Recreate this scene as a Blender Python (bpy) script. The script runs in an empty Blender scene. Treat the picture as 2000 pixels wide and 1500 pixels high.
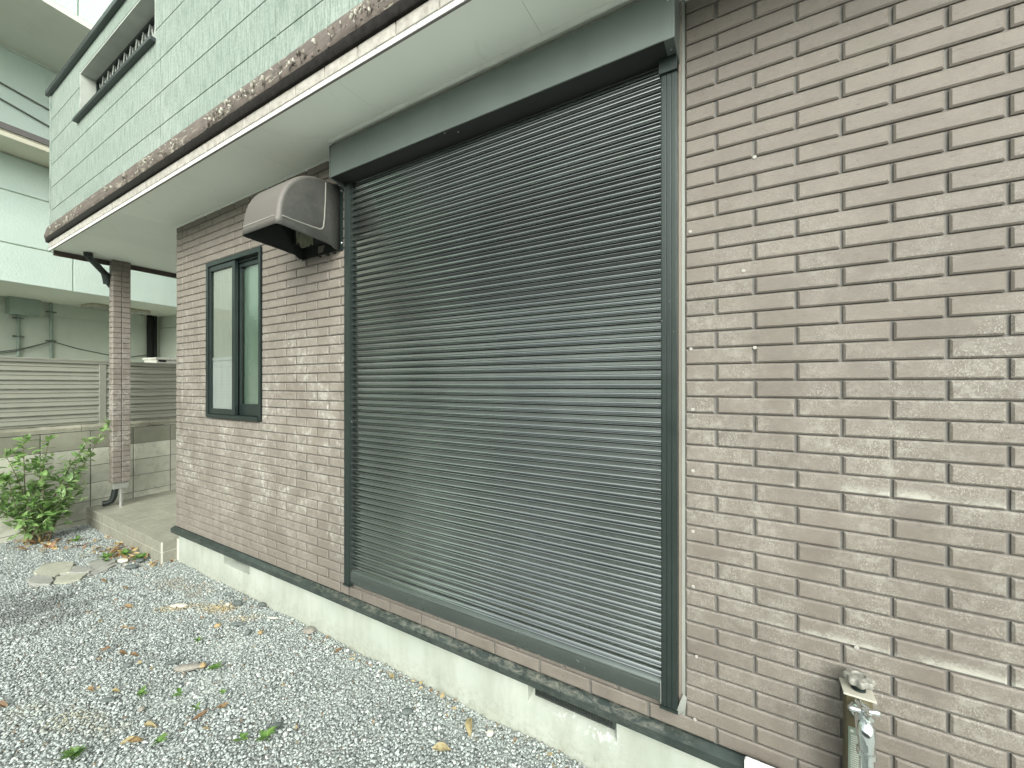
import bpy, bmesh, math, random
import numpy as np
from mathutils import Vector, Matrix, noise

random.seed(7)
RNG = np.random.default_rng(11)
R = math.radians
SC = bpy.context.scene
COL = SC.collection

# ------------------------------------------------------------------ camera
cd = bpy.data.cameras.new("camera")
cam = bpy.data.objects.new("camera", cd)
COL.objects.link(cam)
cam.location = (0.0, -1.562, 1.55)
cam.rotation_euler = (math.pi / 2 + 0.0017, 0.0, 0.533)
cd.sensor_width = 36.0
cd.lens = 36.0 * 790.0 / 2000.0
cd.clip_start = 0.02
cd.clip_end = 600.0
SC.camera = cam

# ------------------------------------------------------------------ sky, sun, exposure
world = bpy.data.worlds.new("World")
SC.world = world
world.use_nodes = True
wt = world.node_tree
wt.nodes.clear()
SUN_EL, SUN_AZ = R(31), R(150)       # azimuth clockwise from +Y
sky = wt.nodes.new("ShaderNodeTexSky")
sky.sky_type = 'NISHITA'
sky.sun_disc = False
sky.sun_elevation = SUN_EL
sky.sun_rotation = SUN_AZ
sky.air_density = 1.0
sky.dust_density = 4.0
hsv = wt.nodes.new("ShaderNodeHueSaturation")
hsv.inputs['Saturation'].default_value = 0.22
tint = wt.nodes.new("ShaderNodeMix")
tint.data_type = 'RGBA'
tint.blend_type = 'MULTIPLY'
tint.inputs[0].default_value = 1.0
tint.inputs[7].default_value = (0.96, 1.0, 0.955, 1)
bg = wt.nodes.new("ShaderNodeBackground")
bg.inputs['Strength'].default_value = 0.15
wo = wt.nodes.new("ShaderNodeOutputWorld")
wt.links.new(sky.outputs[0], hsv.inputs['Color'])
wt.links.new(hsv.outputs[0], tint.inputs[6])
wt.links.new(tint.outputs[2], bg.inputs['Color'])
wt.links.new(bg.outputs[0], wo.inputs['Surface'])

sl = bpy.data.lights.new("sun", 'SUN')
sl.energy = 1.0
sl.angle = R(60)
sl.color = (1.0, 0.985, 0.94)
sun = bpy.data.objects.new("sun", sl)
COL.objects.link(sun)
sdir = Vector((math.sin(SUN_AZ) * math.cos(SUN_EL), math.cos(SUN_AZ) * math.cos(SUN_EL), math.sin(SUN_EL)))
sun.rotation_euler = sdir.to_track_quat('Z', 'Y').to_euler()
sun.location = sdir * 40

SC.view_settings.view_transform = 'Standard'
SC.view_settings.look = 'None'
SC.view_settings.exposure = 1.12
SC.view_settings.gamma = 1.0
SC.view_settings.use_curve_mapping = False
SC.render.film_transparent = False

# ------------------------------------------------------------------ object helpers
def tag(o, label=None, cat=None, group=None, kind=None):
    if label: o['label'] = label
    if cat: o['category'] = cat
    if group: o['group'] = group
    if kind: o['kind'] = kind
    return o

def empty(name, loc=(0, 0, 0), rz=0.0, **k):
    o = bpy.data.objects.new(name, None)
    COL.objects.link(o)
    o.location = loc
    o.rotation_euler = (0, 0, rz)
    o.empty_display_size = 0.1
    return tag(o, **k)

class MB:
    """collects faces, builds one mesh object"""
    def __init__(s): s.v = []; s.f = []
    def add(s, vs, fs):
        b = len(s.v)
        s.v += [tuple(p) for p in vs]
        s.f += [tuple(i + b for i in f) for f in fs]
        return s
    def box(s, x0, x1, y0, y1, z0, z1):
        return s.add([(x0, y0, z0), (x1, y0, z0), (x1, y1, z0), (x0, y1, z0), (x0, y0, z1), (x1, y0, z1), (x1, y1, z1), (x0, y1, z1)],
                     [(0, 3, 2, 1), (4, 5, 6, 7), (0, 1, 5, 4), (1, 2, 6, 5), (2, 3, 7, 6), (3, 0, 4, 7)])
    def prism_x(s, prof, x0, x1, caps=True, closed=True):
        n = len(prof)
        vs = [(x0, y, z) for y, z in prof] + [(x1, y, z) for y, z in prof]
        m = n if closed else n - 1
        fs = [(i, (i + 1) % n, n + (i + 1) % n, n + i) for i in range(m)]
        if caps and closed: fs += [tuple(range(n - 1, -1, -1)), tuple(range(n, 2 * n))]
        return s.add(vs, fs)
    def tube(s, path, r, n=8, cap=True):
        path = [Vector(p) for p in path]
        rr = r if isinstance(r, (list, tuple)) else [r] * len(path)
        rings = []
        a = None
        for i, p in enumerate(path):
            d = (path[min(i + 1, len(path) - 1)] - path[max(i - 1, 0)]).normalized()
            if a is None:
                a = d.cross(Vector((0.13, 0.31, 0.94)))
                if a.length < 1e-2: a = d.cross(Vector((1, 0, 0)))
            a = (a - d * a.dot(d)).normalized(); b = d.cross(a)
            rings.append([p + (a * math.cos(2 * math.pi * k / n) + b * math.sin(2 * math.pi * k / n)) * rr[i] for k in range(n)])
        vs = [q for g in rings for q in g]
        fs = []
        for i in range(len(path) - 1):
            for k in range(n):
                fs.append((i * n + k, i * n + (k + 1) % n, (i + 1) * n + (k + 1) % n, (i + 1) * n + k))
        if cap: fs += [tuple(range(n - 1, -1, -1)), tuple(range((len(path) - 1) * n, len(path) * n))]
        return s.add(vs, fs)
    def lathe(s, prof, c, n=20, axis='z'):
        vs = []
        for r, h in prof:
            for k in range(n):
                a = 2 * math.pi * k / n
                q = (r * math.cos(a), r * math.sin(a), h)
                if axis == 'y': q = (q[0], q[2], q[1])
                if axis == 'x': q = (q[2], q[0], q[1])
                vs.append((c[0] + q[0], c[1] + q[1], c[2] + q[2]))
        m = len(prof)
        fs = [(i * n + k, i * n + (k + 1) % n, (i + 1) * n + (k + 1) % n, (i + 1) * n + k) for i in range(m - 1) for k in range(n)]
        fs += [tuple(range(n - 1, -1, -1)), tuple(range((m - 1) * n, m * n))]
        return s.add(vs, fs)
    def mesh(s, name, mat, smooth=None, fixn=True):
        me = bpy.data.meshes.new(name)
        me.from_pydata(s.v, [], s.f)
        if fixn:
            bm = bmesh.new(); bm.from_mesh(me)
            bmesh.ops.recalc_face_normals(bm, faces=bm.faces)
            bm.to_mesh(me); bm.free()
        if mat: me.materials.append(mat)
        if smooth is not None:
            me.polygons.foreach_set('use_smooth', [True] * len(me.polygons))
            me.set_sharp_from_angle(angle=R(smooth))
        me.update()
        return me
    def build(s, name, mat, parent=None, smooth=None, bevel=0.0, fixn=True):
        return link(name, s.mesh(name, mat, smooth, fixn), parent, bevel)

def link(name, me, parent=None, bevel=0.0, loc=None):
    o = bpy.data.objects.new(name, me)
    COL.objects.link(o)
    if parent: o.parent = parent
    if loc is not None: o.location = loc
    if bevel:
        m = o.modifiers.new("bevel", 'BEVEL')
        m.width = bevel; m.segments = 2; m.limit_method = 'ANGLE'; m.angle_limit = R(40)
    return o

def box(name, b, mat, parent=None, bevel=0.0):
    return MB().box(*b).build(name, mat, parent, bevel=bevel)

# ------------------------------------------------------------------ material helpers
class NT:
    def __init__(s, name):
        s.m = bpy.data.materials.new(name)
        s.m.use_nodes = True
        s.t = s.m.node_tree
        s.t.nodes.clear()
        s.out = s.t.nodes.new("ShaderNodeOutputMaterial")
        s._pos = None
    def n(s, kind, ins=None, **props):
        nd = s.t.nodes.new("ShaderNode" + kind)
        for k, v in props.items(): setattr(nd, k, v)
        for k, v in (ins or {}).items():
            if hasattr(v, 'is_linked') or isinstance(v, bpy.types.NodeSocket): s.t.links.new(v, nd.inputs[k])
            else: nd.inputs[k].default_value = v
        return nd
    def math(s, op, a, b=0.0, clamp=False):
        return s.n("Math", {0: a, 1: b}, operation=op, use_clamp=clamp).outputs[0]
    def pos(s):
        if s._pos is None: s._pos = s.n("NewGeometry").outputs['Position']
        return s._pos
    def xyz(s):
        o = s.n("SeparateXYZ", {0: s.pos()}).outputs
        return o[0], o[1], o[2]
    def stretch(s, sc, vec=None):
        return s.n("Mapping", {'Vector': vec or s.pos(), 'Scale': sc}).outputs[0]
    def noise(s, scale, detail=3.0, rough=0.55, vec=None, dist=0.0):
        return s.n("TexNoise", {'Vector': vec or s.pos(), 'Scale': scale, 'Detail': detail, 'Roughness': rough, 'Distortion': dist}).outputs[0]
    def ramp(s, v, a, b):
        """0..1 between a and b"""
        return s.n("MapRange", {0: v, 1: a, 2: b, 3: 0.0, 4: 1.0}, clamp=True).outputs[0]
    def mix(s, f, a, b):
        nd = s.n("Mix", data_type='RGBA')
        for k, v in ((0, f), (6, a), (7, b)):
            if isinstance(v, bpy.types.NodeSocket): s.t.links.new(v, nd.inputs[k])
            else: nd.inputs[k].default_value = v if k == 0 else (*v[:3], 1)
        return nd.outputs[2]
    def rand(s): return s.n("ObjectInfo").outputs['Random']
    def vary(s, col, amt, r=None):
        """brightness varied per object"""
        k = s.n("MapRange", {0: r or s.rand(), 1: 0.0, 2: 1.0, 3: 1 - amt, 4: 1 + amt}).outputs[0]
        return s.n("HueSaturation", {'Color': col, 'Value': k}).outputs[0]
    def bump(s, h, st=0.3, dist=0.002, normal=None):
        i = {'Height': h, 'Strength': st, 'Distance': dist}
        if normal: i['Normal'] = normal
        return s.n("Bump", i).outputs[0]
    def bsdf(s, col, rough=0.6, metal=0.0, bump=None, spec=0.5, coat=0.0, sss=None):
        i = {'Base Color': col if isinstance(col, bpy.types.NodeSocket) else (*col, 1), 'Roughness': rough, 'Metallic': metal, 'Specular IOR Level': spec, 'Coat Weight': coat}
        if bump: i['Normal'] = bump
        b = s.n("BsdfPrincipled", i)
        s.t.links.new(b.outputs[0], s.out.inputs[0])
        return b
    def surf(s, sh):
        s.t.links.new(sh, s.out.inputs[0]); return s.m

def simple(name, col, rough=0.6, metal=0.0, var=0.12, scale=6.0, bscale=150.0, bst=0.15, bdist=0.001, spec=0.5, obj=0.0, col2=None, coat=0.0):
    t = NT(name)
    a = tuple(c * (1 - var) for c in col); b = tuple(min(1, c * (1 + var)) for c in col)
    if col2: b = col2
    f = t.ramp(t.noise(scale, 5.0, 0.6), 0.3, 0.7)
    c = t.mix(f, a, b)
    if obj: c = t.vary(c, obj)
    t.bsdf(c, rough, metal, t.bump(t.noise(bscale, 3.0), bst, bdist) if bst else None, spec, coat)
    return t.m

# ---- materials
def mat_tile(name, left=False):
    t = NT(name)
    x, y, z = t.xyz()
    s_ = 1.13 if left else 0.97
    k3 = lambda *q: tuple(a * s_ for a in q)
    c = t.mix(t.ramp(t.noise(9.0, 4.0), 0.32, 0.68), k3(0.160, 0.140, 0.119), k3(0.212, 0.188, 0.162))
    c = t.mix(t.ramp(t.noise(1.3, 2.0), 0.35, 0.7), c, k3(0.154, 0.136, 0.115))
    grain = t.noise(130.0, 5.0, 0.75, vec=t.stretch((0.35, 1, 1)))
    c = t.mix(t.ramp(grain, 0.42, 0.30), c, (0.108, 0.093, 0.078))
    c = t.mix(t.math('MULTIPLY', t.ramp(grain, 0.56, 0.75), 0.6), c, k3(0.25, 0.23, 0.20))
    c = t.vary(c, 0.06)
    # pale bloom: fine flecks that gather in drifting patches
    zone = t.math('MULTIPLY', t.ramp(z, 2.35, 1.5), t.ramp(z, 0.25, 0.75))
    patch = t.ramp(t.noise(4.2, 4.0, 0.65), 0.40, 0.62)
    fine = t.ramp(t.noise(260.0, 3.0, 0.7, vec=t.stretch((1.0, 1.0, 0.7))), 0.50, 0.68)
    blot = t.ramp(t.noise(26.0 if left else 42.0, 6.0, 0.7), 0.47, 0.64)
    fl = t.math('MULTIPLY', t.math('MULTIPLY', fine, patch), t.math('ADD', t.math('MULTIPLY', zone, 0.85), 0.15))
    fl = t.math('MAXIMUM', fl, t.math('MULTIPLY', t.math('MULTIPLY', blot, patch), t.math('MULTIPLY', zone, 0.95 if left else 0.60)))
    if not left:                      # two lime streaks where water wept out of the panel joints
        for z0, h in ((1.229, 0.046), (0.773, 0.042)):
            g = t.math('MULTIPLY', t.ramp(z, z0 + h, z0 + 0.004), t.ramp(z, z0 - 0.004, z0))
            g = t.math('MULTIPLY', g, t.ramp(x, -0.35, 0.30))
            g = t.math('MULTIPLY', g, t.ramp(t.noise(11.0, 4.0, 0.6), 0.25, 0.60))
            g = t.math('MULTIPLY', g, t.ramp(t.math('ADD', t.math('MULTIPLY', t.noise(130.0, 5.0, 0.75), 1.1), t.math('MULTIPLY', g, 0.45)), 0.62, 0.90))
            fl = t.math('MAXIMUM', fl, t.math('MULTIPLY', g, 1.0))
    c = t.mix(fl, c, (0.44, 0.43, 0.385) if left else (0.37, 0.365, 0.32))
    gr = t.ramp(t.noise(5.0, 4.0, 0.6), 0.60, 0.78)
    c = t.mix(t.math('MULTIPLY', gr, 0.35), c, (0.17, 0.165, 0.12))
    b = t.bump(t.noise(180.0, 5.0, 0.7, vec=t.stretch((0.55, 1, 1))), 0.45, 0.0016)
    t.bsdf(c, 0.62, 0.0, b, 0.45)
    return t.m

M = {}
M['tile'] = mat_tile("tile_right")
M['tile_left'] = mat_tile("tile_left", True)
M['mortar'] = simple("mortar", (0.185, 0.180, 0.165), 0.85, var=0.18, scale=20, bscale=300, bst=0.3)
M['plinth'] = None
def mat_plinth():
    t = NT("plinth_render"); x, y, z = t.xyz()
    c = t.mix(t.ramp(t.noise(3.0, 5.0), 0.3, 0.7), (0.375, 0.41, 0.36), (0.465, 0.50, 0.445))
    c = t.mix(t.math('MULTIPLY', t.ramp(t.noise(7.0, 5.0, 0.65, vec=t.stretch((1, 1, 0.25))), 0.45, 0.72), 0.6), c, (0.27, 0.29, 0.235))
    splash = t.math('MULTIPLY', t.ramp(z, 0.13, 0.0), t.ramp(t.noise(45.0, 5.0, 0.7), 0.42, 0.66))
    c = t.mix(t.math('MULTIPLY', splash, 0.65), c, (0.21, 0.21, 0.165))
    damp = t.math('MULTIPLY', t.ramp(z, 0.10, 0.0), t.ramp(t.noise(9.0, 4.0), 0.35, 0.65))
    c = t.mix(t.math('MULTIPLY', damp, 0.5), c, (0.40, 0.41, 0.34))
    lime = t.math('MULTIPLY', t.ramp(t.noise(38.0, 5.0, 0.7), 0.54, 0.66), t.math('MULTIPLY', t.ramp(x, -0.75, -0.6), t.math('MULTIPLY', t.ramp(x, -0.40, -0.48), t.math('MULTIPLY', t.ramp(z, 0.11, 0.15), t.ramp(z, 0.185, 0.165)))))
    c = t.mix(lime, c, (0.8, 0.82, 0.8))
    c = t.mix(t.ramp(t.noise(300.0, 2.0), 0.60, 0.75), c, (0.42, 0.45, 0.40))
    t.bsdf(c, 0.8, 0, t.bump(t.noise(220.0, 4.0, 0.7), 0.4, 0.0015), 0.3); return t.m
M['plinth'] = mat_plinth()
def mat_trim():
    t = NT("base_trim_paint"); x, y, z = t.xyz()
    c = t.mix(t.ramp(t.noise(14.0, 4.0), 0.3, 0.7), (0.034, 0.046, 0.042), (0.056, 0.072, 0.066))
    dust = t.ramp(t.noise(26.0, 8.0, 0.78, vec=t.stretch((0.8, 1.4, 1.6)), dist=0.5), 0.44, 0.64)
    zone = t.math('MULTIPLY', t.ramp(x, -3.0, -1.9), t.ramp(x, -0.12, -0.35))
    top = t.math('ADD', t.math('MULTIPLY', t.ramp(z, 0.288, 0.298), 0.75), 0.22)
    c = t.mix(t.math('MULTIPLY', t.math('MULTIPLY', t.math('MULTIPLY', dust, zone), top), 0.65), c, (0.30, 0.295, 0.24))
    t.bsdf(c, t.ramp(t.noise(30.0, 3.0), 0.2, 2.0), 0.25, t.bump(t.noise(120.0, 4.0), 0.2, 0.001), 0.5); return t.m
M['trim'] = mat_trim()
def mat_alu(name, col, metal, rough, dirt=0.3, rv=0.3):
    t = NT(name)
    c = t.mix(t.ramp(t.noise(2.5, 5.0), 0.3, 0.7), tuple(k * .88 for k in col), tuple(k * 1.1 for k in col))
    st = t.ramp(t.noise(24.0, 5.0, 0.7, vec=t.stretch((0.5, 1, 1))), 0.55, 0.8)
    c = t.mix(t.math('MULTIPLY', st, dirt), c, (0.20, 0.205, 0.185))
    sp = t.ramp(t.noise(75.0, 0.0), 0.868, 0.88)
    c = t.mix(t.math('MULTIPLY', sp, 0.5), c, (0.5, 0.5, 0.46))
    r = t.n("MapRange", {0: t.noise(9.0, 4.0), 1: 0.2, 2: 0.8, 3: rough * (1 - rv), 4: rough * (1 + rv)}).outputs[0]
    t.bsdf(c, r, metal, None, 0.5); return t.m
M['slat'] = mat_alu("shutter_slat_paint", (0.36, 0.385, 0.37), 0.98, 0.15, 0.0, 0.12)
M['rail'] = mat_alu("shutter_rail_paint", (0.026, 0.037, 0.033), 0.30, 0.40, 0.08)
M['boxm'] = mat_alu("shutter_box_paint", (0.160, 0.188, 0.172), 0.5, 0.42, 0.06)
M['barm'] = mat_alu("shutter_bar_paint", (0.15, 0.175, 0.160), 0.75, 0.24, 0.15)
M['boxtop'] = simple("box_cover_beige", (0.30, 0.295, 0.22), 0.6)
M['black'] = simple("dark_void", (0.012, 0.014, 0.013), 0.8, bst=0)
M['frame'] = simple("window_frame_paint", (0.018, 0.028, 0.026), 0.35, 0.2, bst=0.05)
M['soffit'] = simple("soffit_board", (0.80, 0.84, 0.765), 0.75, var=0.045, scale=1.6, bscale=60, bst=0.08)
def mat_soffit():
    t = NT("soffit_board_paint")
    c = t.mix(t.ramp(t.noise(1.4, 4.0), 0.3, 0.7), (0.79, 0.83, 0.755), (0.85, 0.885, 0.81))
    c = t.mix(t.math('MULTIPLY', t.ramp(t.noise(5.5, 6.0, 0.7, dist=0.8), 0.60, 0.76), 0.32), c, (0.50, 0.52, 0.44))
    c = t.mix(t.math('MULTIPLY', t.ramp(t.noise(34.0, 5.0, 0.75), 0.66, 0.74), 0.4), c, (0.42, 0.43, 0.36))
    c = t.vary(c, 0.02)
    t.bsdf(c, 0.75, 0, t.bump(t.noise(60.0, 3.0), 0.08, 0.001), 0.4); return t.m
M['soffit'] = mat_soffit()
M['whitetrim'] = simple("white_trim", (0.68, 0.70, 0.65), 0.6, var=0.1, scale=9)
def mat_siding(name, amt=1.0):
    t = NT(name); x, y, z = t.xyz()
    c = t.mix(t.ramp(t.noise(1.2, 4.0), 0.3, 0.7), (0.245, 0.297, 0.262), (0.305, 0.352, 0.316))
    v = t.noise(75.0, 3.0, 0.6, vec=t.stretch((1.0, 0.2, 0.09)))
    g = t.noise(95.0, 4.0, 0.7, vec=t.stretch((1.0, 0.5, 0.55)))
    h = t.math('ADD', t.math('MULTIPLY', v, 0.55), t.math('MULTIPLY', g, 0.45))
    c = t.mix(t.ramp(h, 0.56, 0.40), c, (0.15, 0.20, 0.168))
    c = t.vary(c, 0.03)
    t.bsdf(c, 0.7, 0, t.bump(h, 0.9, 0.006 * amt), 0.35); return t.m
M['siding'] = mat_siding("ribbed_siding")
def mat_wood():
    t = NT("peeling_brown_paint")
    c = t.mix(t.ramp(t.noise(30.0, 4.0, vec=t.stretch((0.25, 1, 1))), 0.3, 0.7), (0.085, 0.069, 0.059), (0.150, 0.124, 0.106))
    peel = t.ramp(t.noise(13.0, 6.0, 0.75, vec=t.stretch((0.45, 1.0, 1.5))), 0.56, 0.60)
    c = t.mix(peel, c, (0.30, 0.275, 0.225))
    bare = t.ramp(t.noise(17.0, 6.0, 0.75, vec=t.stretch((0.4, 1.2, 1.6))), 0.635, 0.66)
    c = t.mix(bare, c, (0.50, 0.52, 0.45))
    c = t.mix(t.ramp(t.noise(60.0, 5.0, 0.7), 0.62, 0.72), c, (0.03, 0.026, 0.023))
    h = t.math('SUBTRACT', t.noise(50.0, 6.0, 0.75), t.math('MULTIPLY', peel, 0.5))
    t.bsdf(c, 0.65, 0, t.bump(h, 0.8, 0.006), 0.4); return t.m
M['wood'] = mat_wood()
def mat_flake():
    t = NT("paint_flake")
    bk = t.n("NewGeometry").outputs['Backfacing']
    c = t.mix(bk, (0.11, 0.085, 0.072), (0.34, 0.335, 0.28))
    t.bsdf(c, 0.6); return t.m
M['flake'] = mat_flake()
M['darkgutter'] = simple("dark_gutter", (0.022, 0.030, 0.027), 0.4)
M['brownstrip'] = simple("brown_strip", (0.07, 0.052, 0.042), 0.5)
def mat_hood():
    t = NT("hood_metal_lit_front")
    x, y, z = t.xyz()
    c = t.mix(t.ramp(t.noise(12.0, 5.0, 0.65), 0.3, 0.7), (0.060, 0.062, 0.057), (0.090, 0.090, 0.082))
    c = t.mix(t.math('MULTIPLY', t.ramp(t.noise(40.0, 5.0, 0.7), 0.5, 0.8), 0.12), c, (0.30, 0.29, 0.27))
    # light painted in: front and upper faces are mixed paler
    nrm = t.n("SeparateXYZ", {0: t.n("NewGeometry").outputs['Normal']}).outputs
    lit_face = t.ramp(t.math('SUBTRACT', t.math('MULTIPLY', nrm[2], 0.6), nrm[1]), 0.25, 0.9)
    c = t.mix(t.math('MULTIPLY', lit_face, 0.8), c, (0.150, 0.136, 0.122))
    t.bsdf(c, 0.55, 0.1, t.bump(t.noise(180.0, 4.0), 0.1, 0.001), 0.45); return t.m
M['hood'] = mat_hood()
M['hoodrib'] = simple("hood_worn_edge", (0.24, 0.235, 0.21), 0.6)
M['olive'] = simple("olive_patch", (0.22, 0.22, 0.15), 0.8, scale=30, var=0.25)
M['screw'] = simple("bright_screw", (0.6, 0.62, 0.6), 0.3, 0.9, bst=0)
M['chrome'] = simple("chrome", (0.72, 0.76, 0.75), 0.13, 1.0, var=0.04, bst=0.03)
M['cast'] = simple("cast_grey_knob", (0.27, 0.265, 0.235), 0.6, 0.2, var=0.3, scale=50)
M['beigeplate'] = simple("beige_cap", (0.46, 0.445, 0.375), 0.5, var=0.08)
M['post_olive'] = simple("olive_brown_post", (0.10, 0.085, 0.045), 0.45, var=0.15)
M['steel'] = simple("stainless_post", (0.62, 0.63, 0.60), 0.3, 0.8)
M['greyplate'] = simple("grey_base_plate", (0.28, 0.29, 0.26), 0.5, 0.2)
M['porch'] = simple("porch_tile", (0.26, 0.257, 0.21), 0.55, var=0.12, scale=40, bscale=200, obj=0.06)
M['porchtop'] = simple("porch_floor_tile", (0.29, 0.29, 0.235), 0.55, var=0.12, scale=5, bscale=140, obj=0.05)
M['grout'] = simple("porch_grout", (0.62, 0.61, 0.54), 0.85)
def mat_block(name, a, b, st):
    t = NT(name)
    c = t.mix(t.ramp(t.noise(4.0, 5.0, 0.6), 0.3, 0.7), a, b)
    c = t.vary(c, 0.13)
    c = t.mix(t.math('MULTIPLY', t.ramp(t.noise(6.5, 4.0, 0.65, dist=0.6), 0.50, 0.62), st), c, (0.245, 0.25, 0.195))
    c = t.mix(t.math('MULTIPLY', t.ramp(t.noise(30.0, 5.0, 0.7), 0.55, 0.75), 0.3), c, (0.19, 0.195, 0.15))
    t.bsdf(c, 0.88, 0, t.bump(t.noise(150.0, 5.0, 0.7), 0.5, 0.003), 0.25); return t.m
M['block'] = mat_block("concrete_block", (0.46, 0.47, 0.385), (0.62, 0.625, 0.53), 0.3)
M['blockdark'] = mat_block("weathered_block", (0.22, 0.225, 0.175), (0.30, 0.30, 0.235), 0.3)
M['coping'] = mat_block("mossy_coping", (0.17, 0.165, 0.125), (0.36, 0.355, 0.28), 0.6)
M['fence'] = simple("bronze_grey_aluminium", (0.325, 0.33, 0.275), 0.45, 0.2, var=0.05, bst=0.03)
def mat_render(name, a, b, bs=55.0, bd=0.01):
    t = NT(name)
    c = t.mix(t.ramp(t.noise(1.6, 5.0, 0.6), 0.3, 0.7), a, b)
    c = t.mix(t.math('MULTIPLY', t.ramp(t.noise(2.2, 5.0, 0.6, vec=t.stretch((1, 1, 0.3))), 0.55, 0.8), 0.3), c, tuple(k * 0.72 for k in a))
    t.bsdf(c, 0.8, 0, t.bump(t.noise(bs, 4.0, 0.6), 0.5, bd), 0.3); return t.m
M['mint'] = mat_render("mint_render", (0.62, 0.755, 0.675), (0.70, 0.82, 0.74))
M['mintdark'] = mat_render("mint_lower_wall", (0.58, 0.64, 0.55), (0.66, 0.71, 0.615), 25.0, 0.004)
M['eave'] = mat_render("eave_board", (0.72, 0.74, 0.63), (0.78, 0.795, 0.69), 30.0, 0.002)
M['cream'] = mat_render("cream_ledge", (0.66, 0.64, 0.50), (0.72, 0.70, 0.57), 90.0, 0.004)
M['ledge_metal'] = simple("ledge_flashing", (0.17, 0.16, 0.15), 0.5, 0.2)
M['conduit'] = simple("painted_conduit", (0.34, 0.42, 0.36), 0.5)
M['cable'] = simple("grey_cable", (0.16, 0.18, 0.15), 0.6)
M['lamp_white'] = simple("rusty_lamp_enamel", (0.68, 0.67, 0.56), 0.5, var=0.1, scale=14, col2=(0.45, 0.36, 0.20))
M['rust'] = simple("rust", (0.13, 0.075, 0.03), 0.8, var=0.4, scale=30)
M['offwhite'] = simple("offwhite_enamel", (0.55, 0.55, 0.49), 0.5)
M['sealant'] = simple("grey_sealant", (0.25, 0.265, 0.24), 0.7)
M['reveal'] = simple("brown_reveal", (0.21, 0.18, 0.15), 0.6)
M['white_plastic'] = simple("white_plastic", (0.80, 0.82, 0.80), 0.35, var=0.02)
M['print_green'] = simple("pale_green_print", (0.62, 0.72, 0.68), 0.4)
M['slabgrey'] = simple("grey_slab", (0.30, 0.305, 0.275), 0.85, var=0.15, scale=14, bst=0.5, bdist=0.003)
M['slabpale'] = simple("pale_mortar_slab", (0.38, 0.385, 0.31), 0.9, var=0.16, scale=22, bst=0.7, bdist=0.006)
M['slate'] = simple("dark_slate", (0.115, 0.135, 0.13), 0.75, var=0.2, scale=40, obj=0.15)
M['ochre'] = simple("ochre_stone", (0.36, 0.27, 0.14), 0.8, var=0.25, scale=40, obj=0.15)
M['palestone'] = simple("pale_stone", (0.62, 0.60, 0.50), 0.8, var=0.12, scale=40)
M['greystone'] = simple("grey_brown_stone", (0.27, 0.255, 0.22), 0.8, var=0.18, scale=40)
def mat_leaf(name, a, b, dry=False):
    t = NT(name)
    f = t.rand()
    c = t.mix(f, a, b)
    c = t.mix(t.ramp(t.noise(60.0, 3.0), 0.4, 0.75), c, tuple(k * 0.6 for k in a))
    p = t.n("BsdfPrincipled", {'Base Color': c, 'Roughness': 0.4 if not dry else 0.6, 'Specular IOR Level': 0.45})
    tr = t.n("BsdfTranslucent", {'Color': c})
    mx = t.n("MixShader", {0: 0.30 if not dry else 0.12, 1: p.outputs[0], 2: tr.outputs[0]})
    return t.surf(mx.outputs[0])
M['leaf'] = mat_leaf("shrub_leaf", (0.18, 0.34, 0.10), (0.37, 0.53, 0.21))
M['weed'] = mat_leaf("weed_leaf", (0.11, 0.23, 0.06), (0.22, 0.38, 0.09))
M['dry'] = mat_leaf("dry_leaf", (0.17, 0.10, 0.05), (0.33, 0.23, 0.11), True)
M['dryyellow'] = mat_leaf("yellow_dry_leaf", (0.36, 0.29, 0.14), (0.42, 0.36, 0.20), True)
M['stem'] = simple("shrub_stem", (0.21, 0.19, 0.12), 0.8)
def mat_attr(name, rough=0.8, spec=0.4, trans=0.0):
    t = NT(name)
    c = t.n("Attribute", attribute_name='col', attribute_type='GEOMETRY').outputs['Color']
    c2 = t.mix(t.ramp(t.noise(160.0, 3.0), 0.35, 0.7), c, (0.22, 0.225, 0.21))
    c = t.mix(0.35, c, c2)
    if trans:
        p = t.n("BsdfPrincipled", {'Base Color': c, 'Roughness': rough, 'Specular IOR Level': spec})
        tr = t.n("BsdfTranslucent", {'Color': c})
        return t.surf(t.n("MixShader", {0: trans, 1: p.outputs[0], 2: tr.outputs[0]}).outputs[0])
    t.bsdf(c, rough, 0, None, spec); return t.m
M['gravel'] = mat_attr("gravel_stone")
M['litter'] = mat_attr("litter_leaf", 0.6, 0.3, 0.12)
M['foliage'] = mat_attr("shrub_foliage", 0.4, 0.45, 0.3)
def mat_ground():
    t = NT("ground_bed"); x, y, z = t.xyz()
    v = t.n("TexVoronoi", {'Vector': t.pos(), 'Scale': 62.0, 'Randomness': 1.0})
    g = t.n("SeparateColor", {0: v.outputs['Color']}).outputs[0]
    c = t.mix(g, (0.30, 0.325, 0.31), (0.66, 0.70, 0.67))
    c = t.mix(t.ramp(t.noise(1.2, 4.0), 0.5, 0.75), c, (0.42, 0.41, 0.36))
    t.bsdf(c, 0.9, 0, t.bump(t.math('SUBTRACT', 1.0, v.outputs['Distance']), 1.0, 0.012), 0.3); return t.m
M['ground'] = mat_ground()
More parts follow.
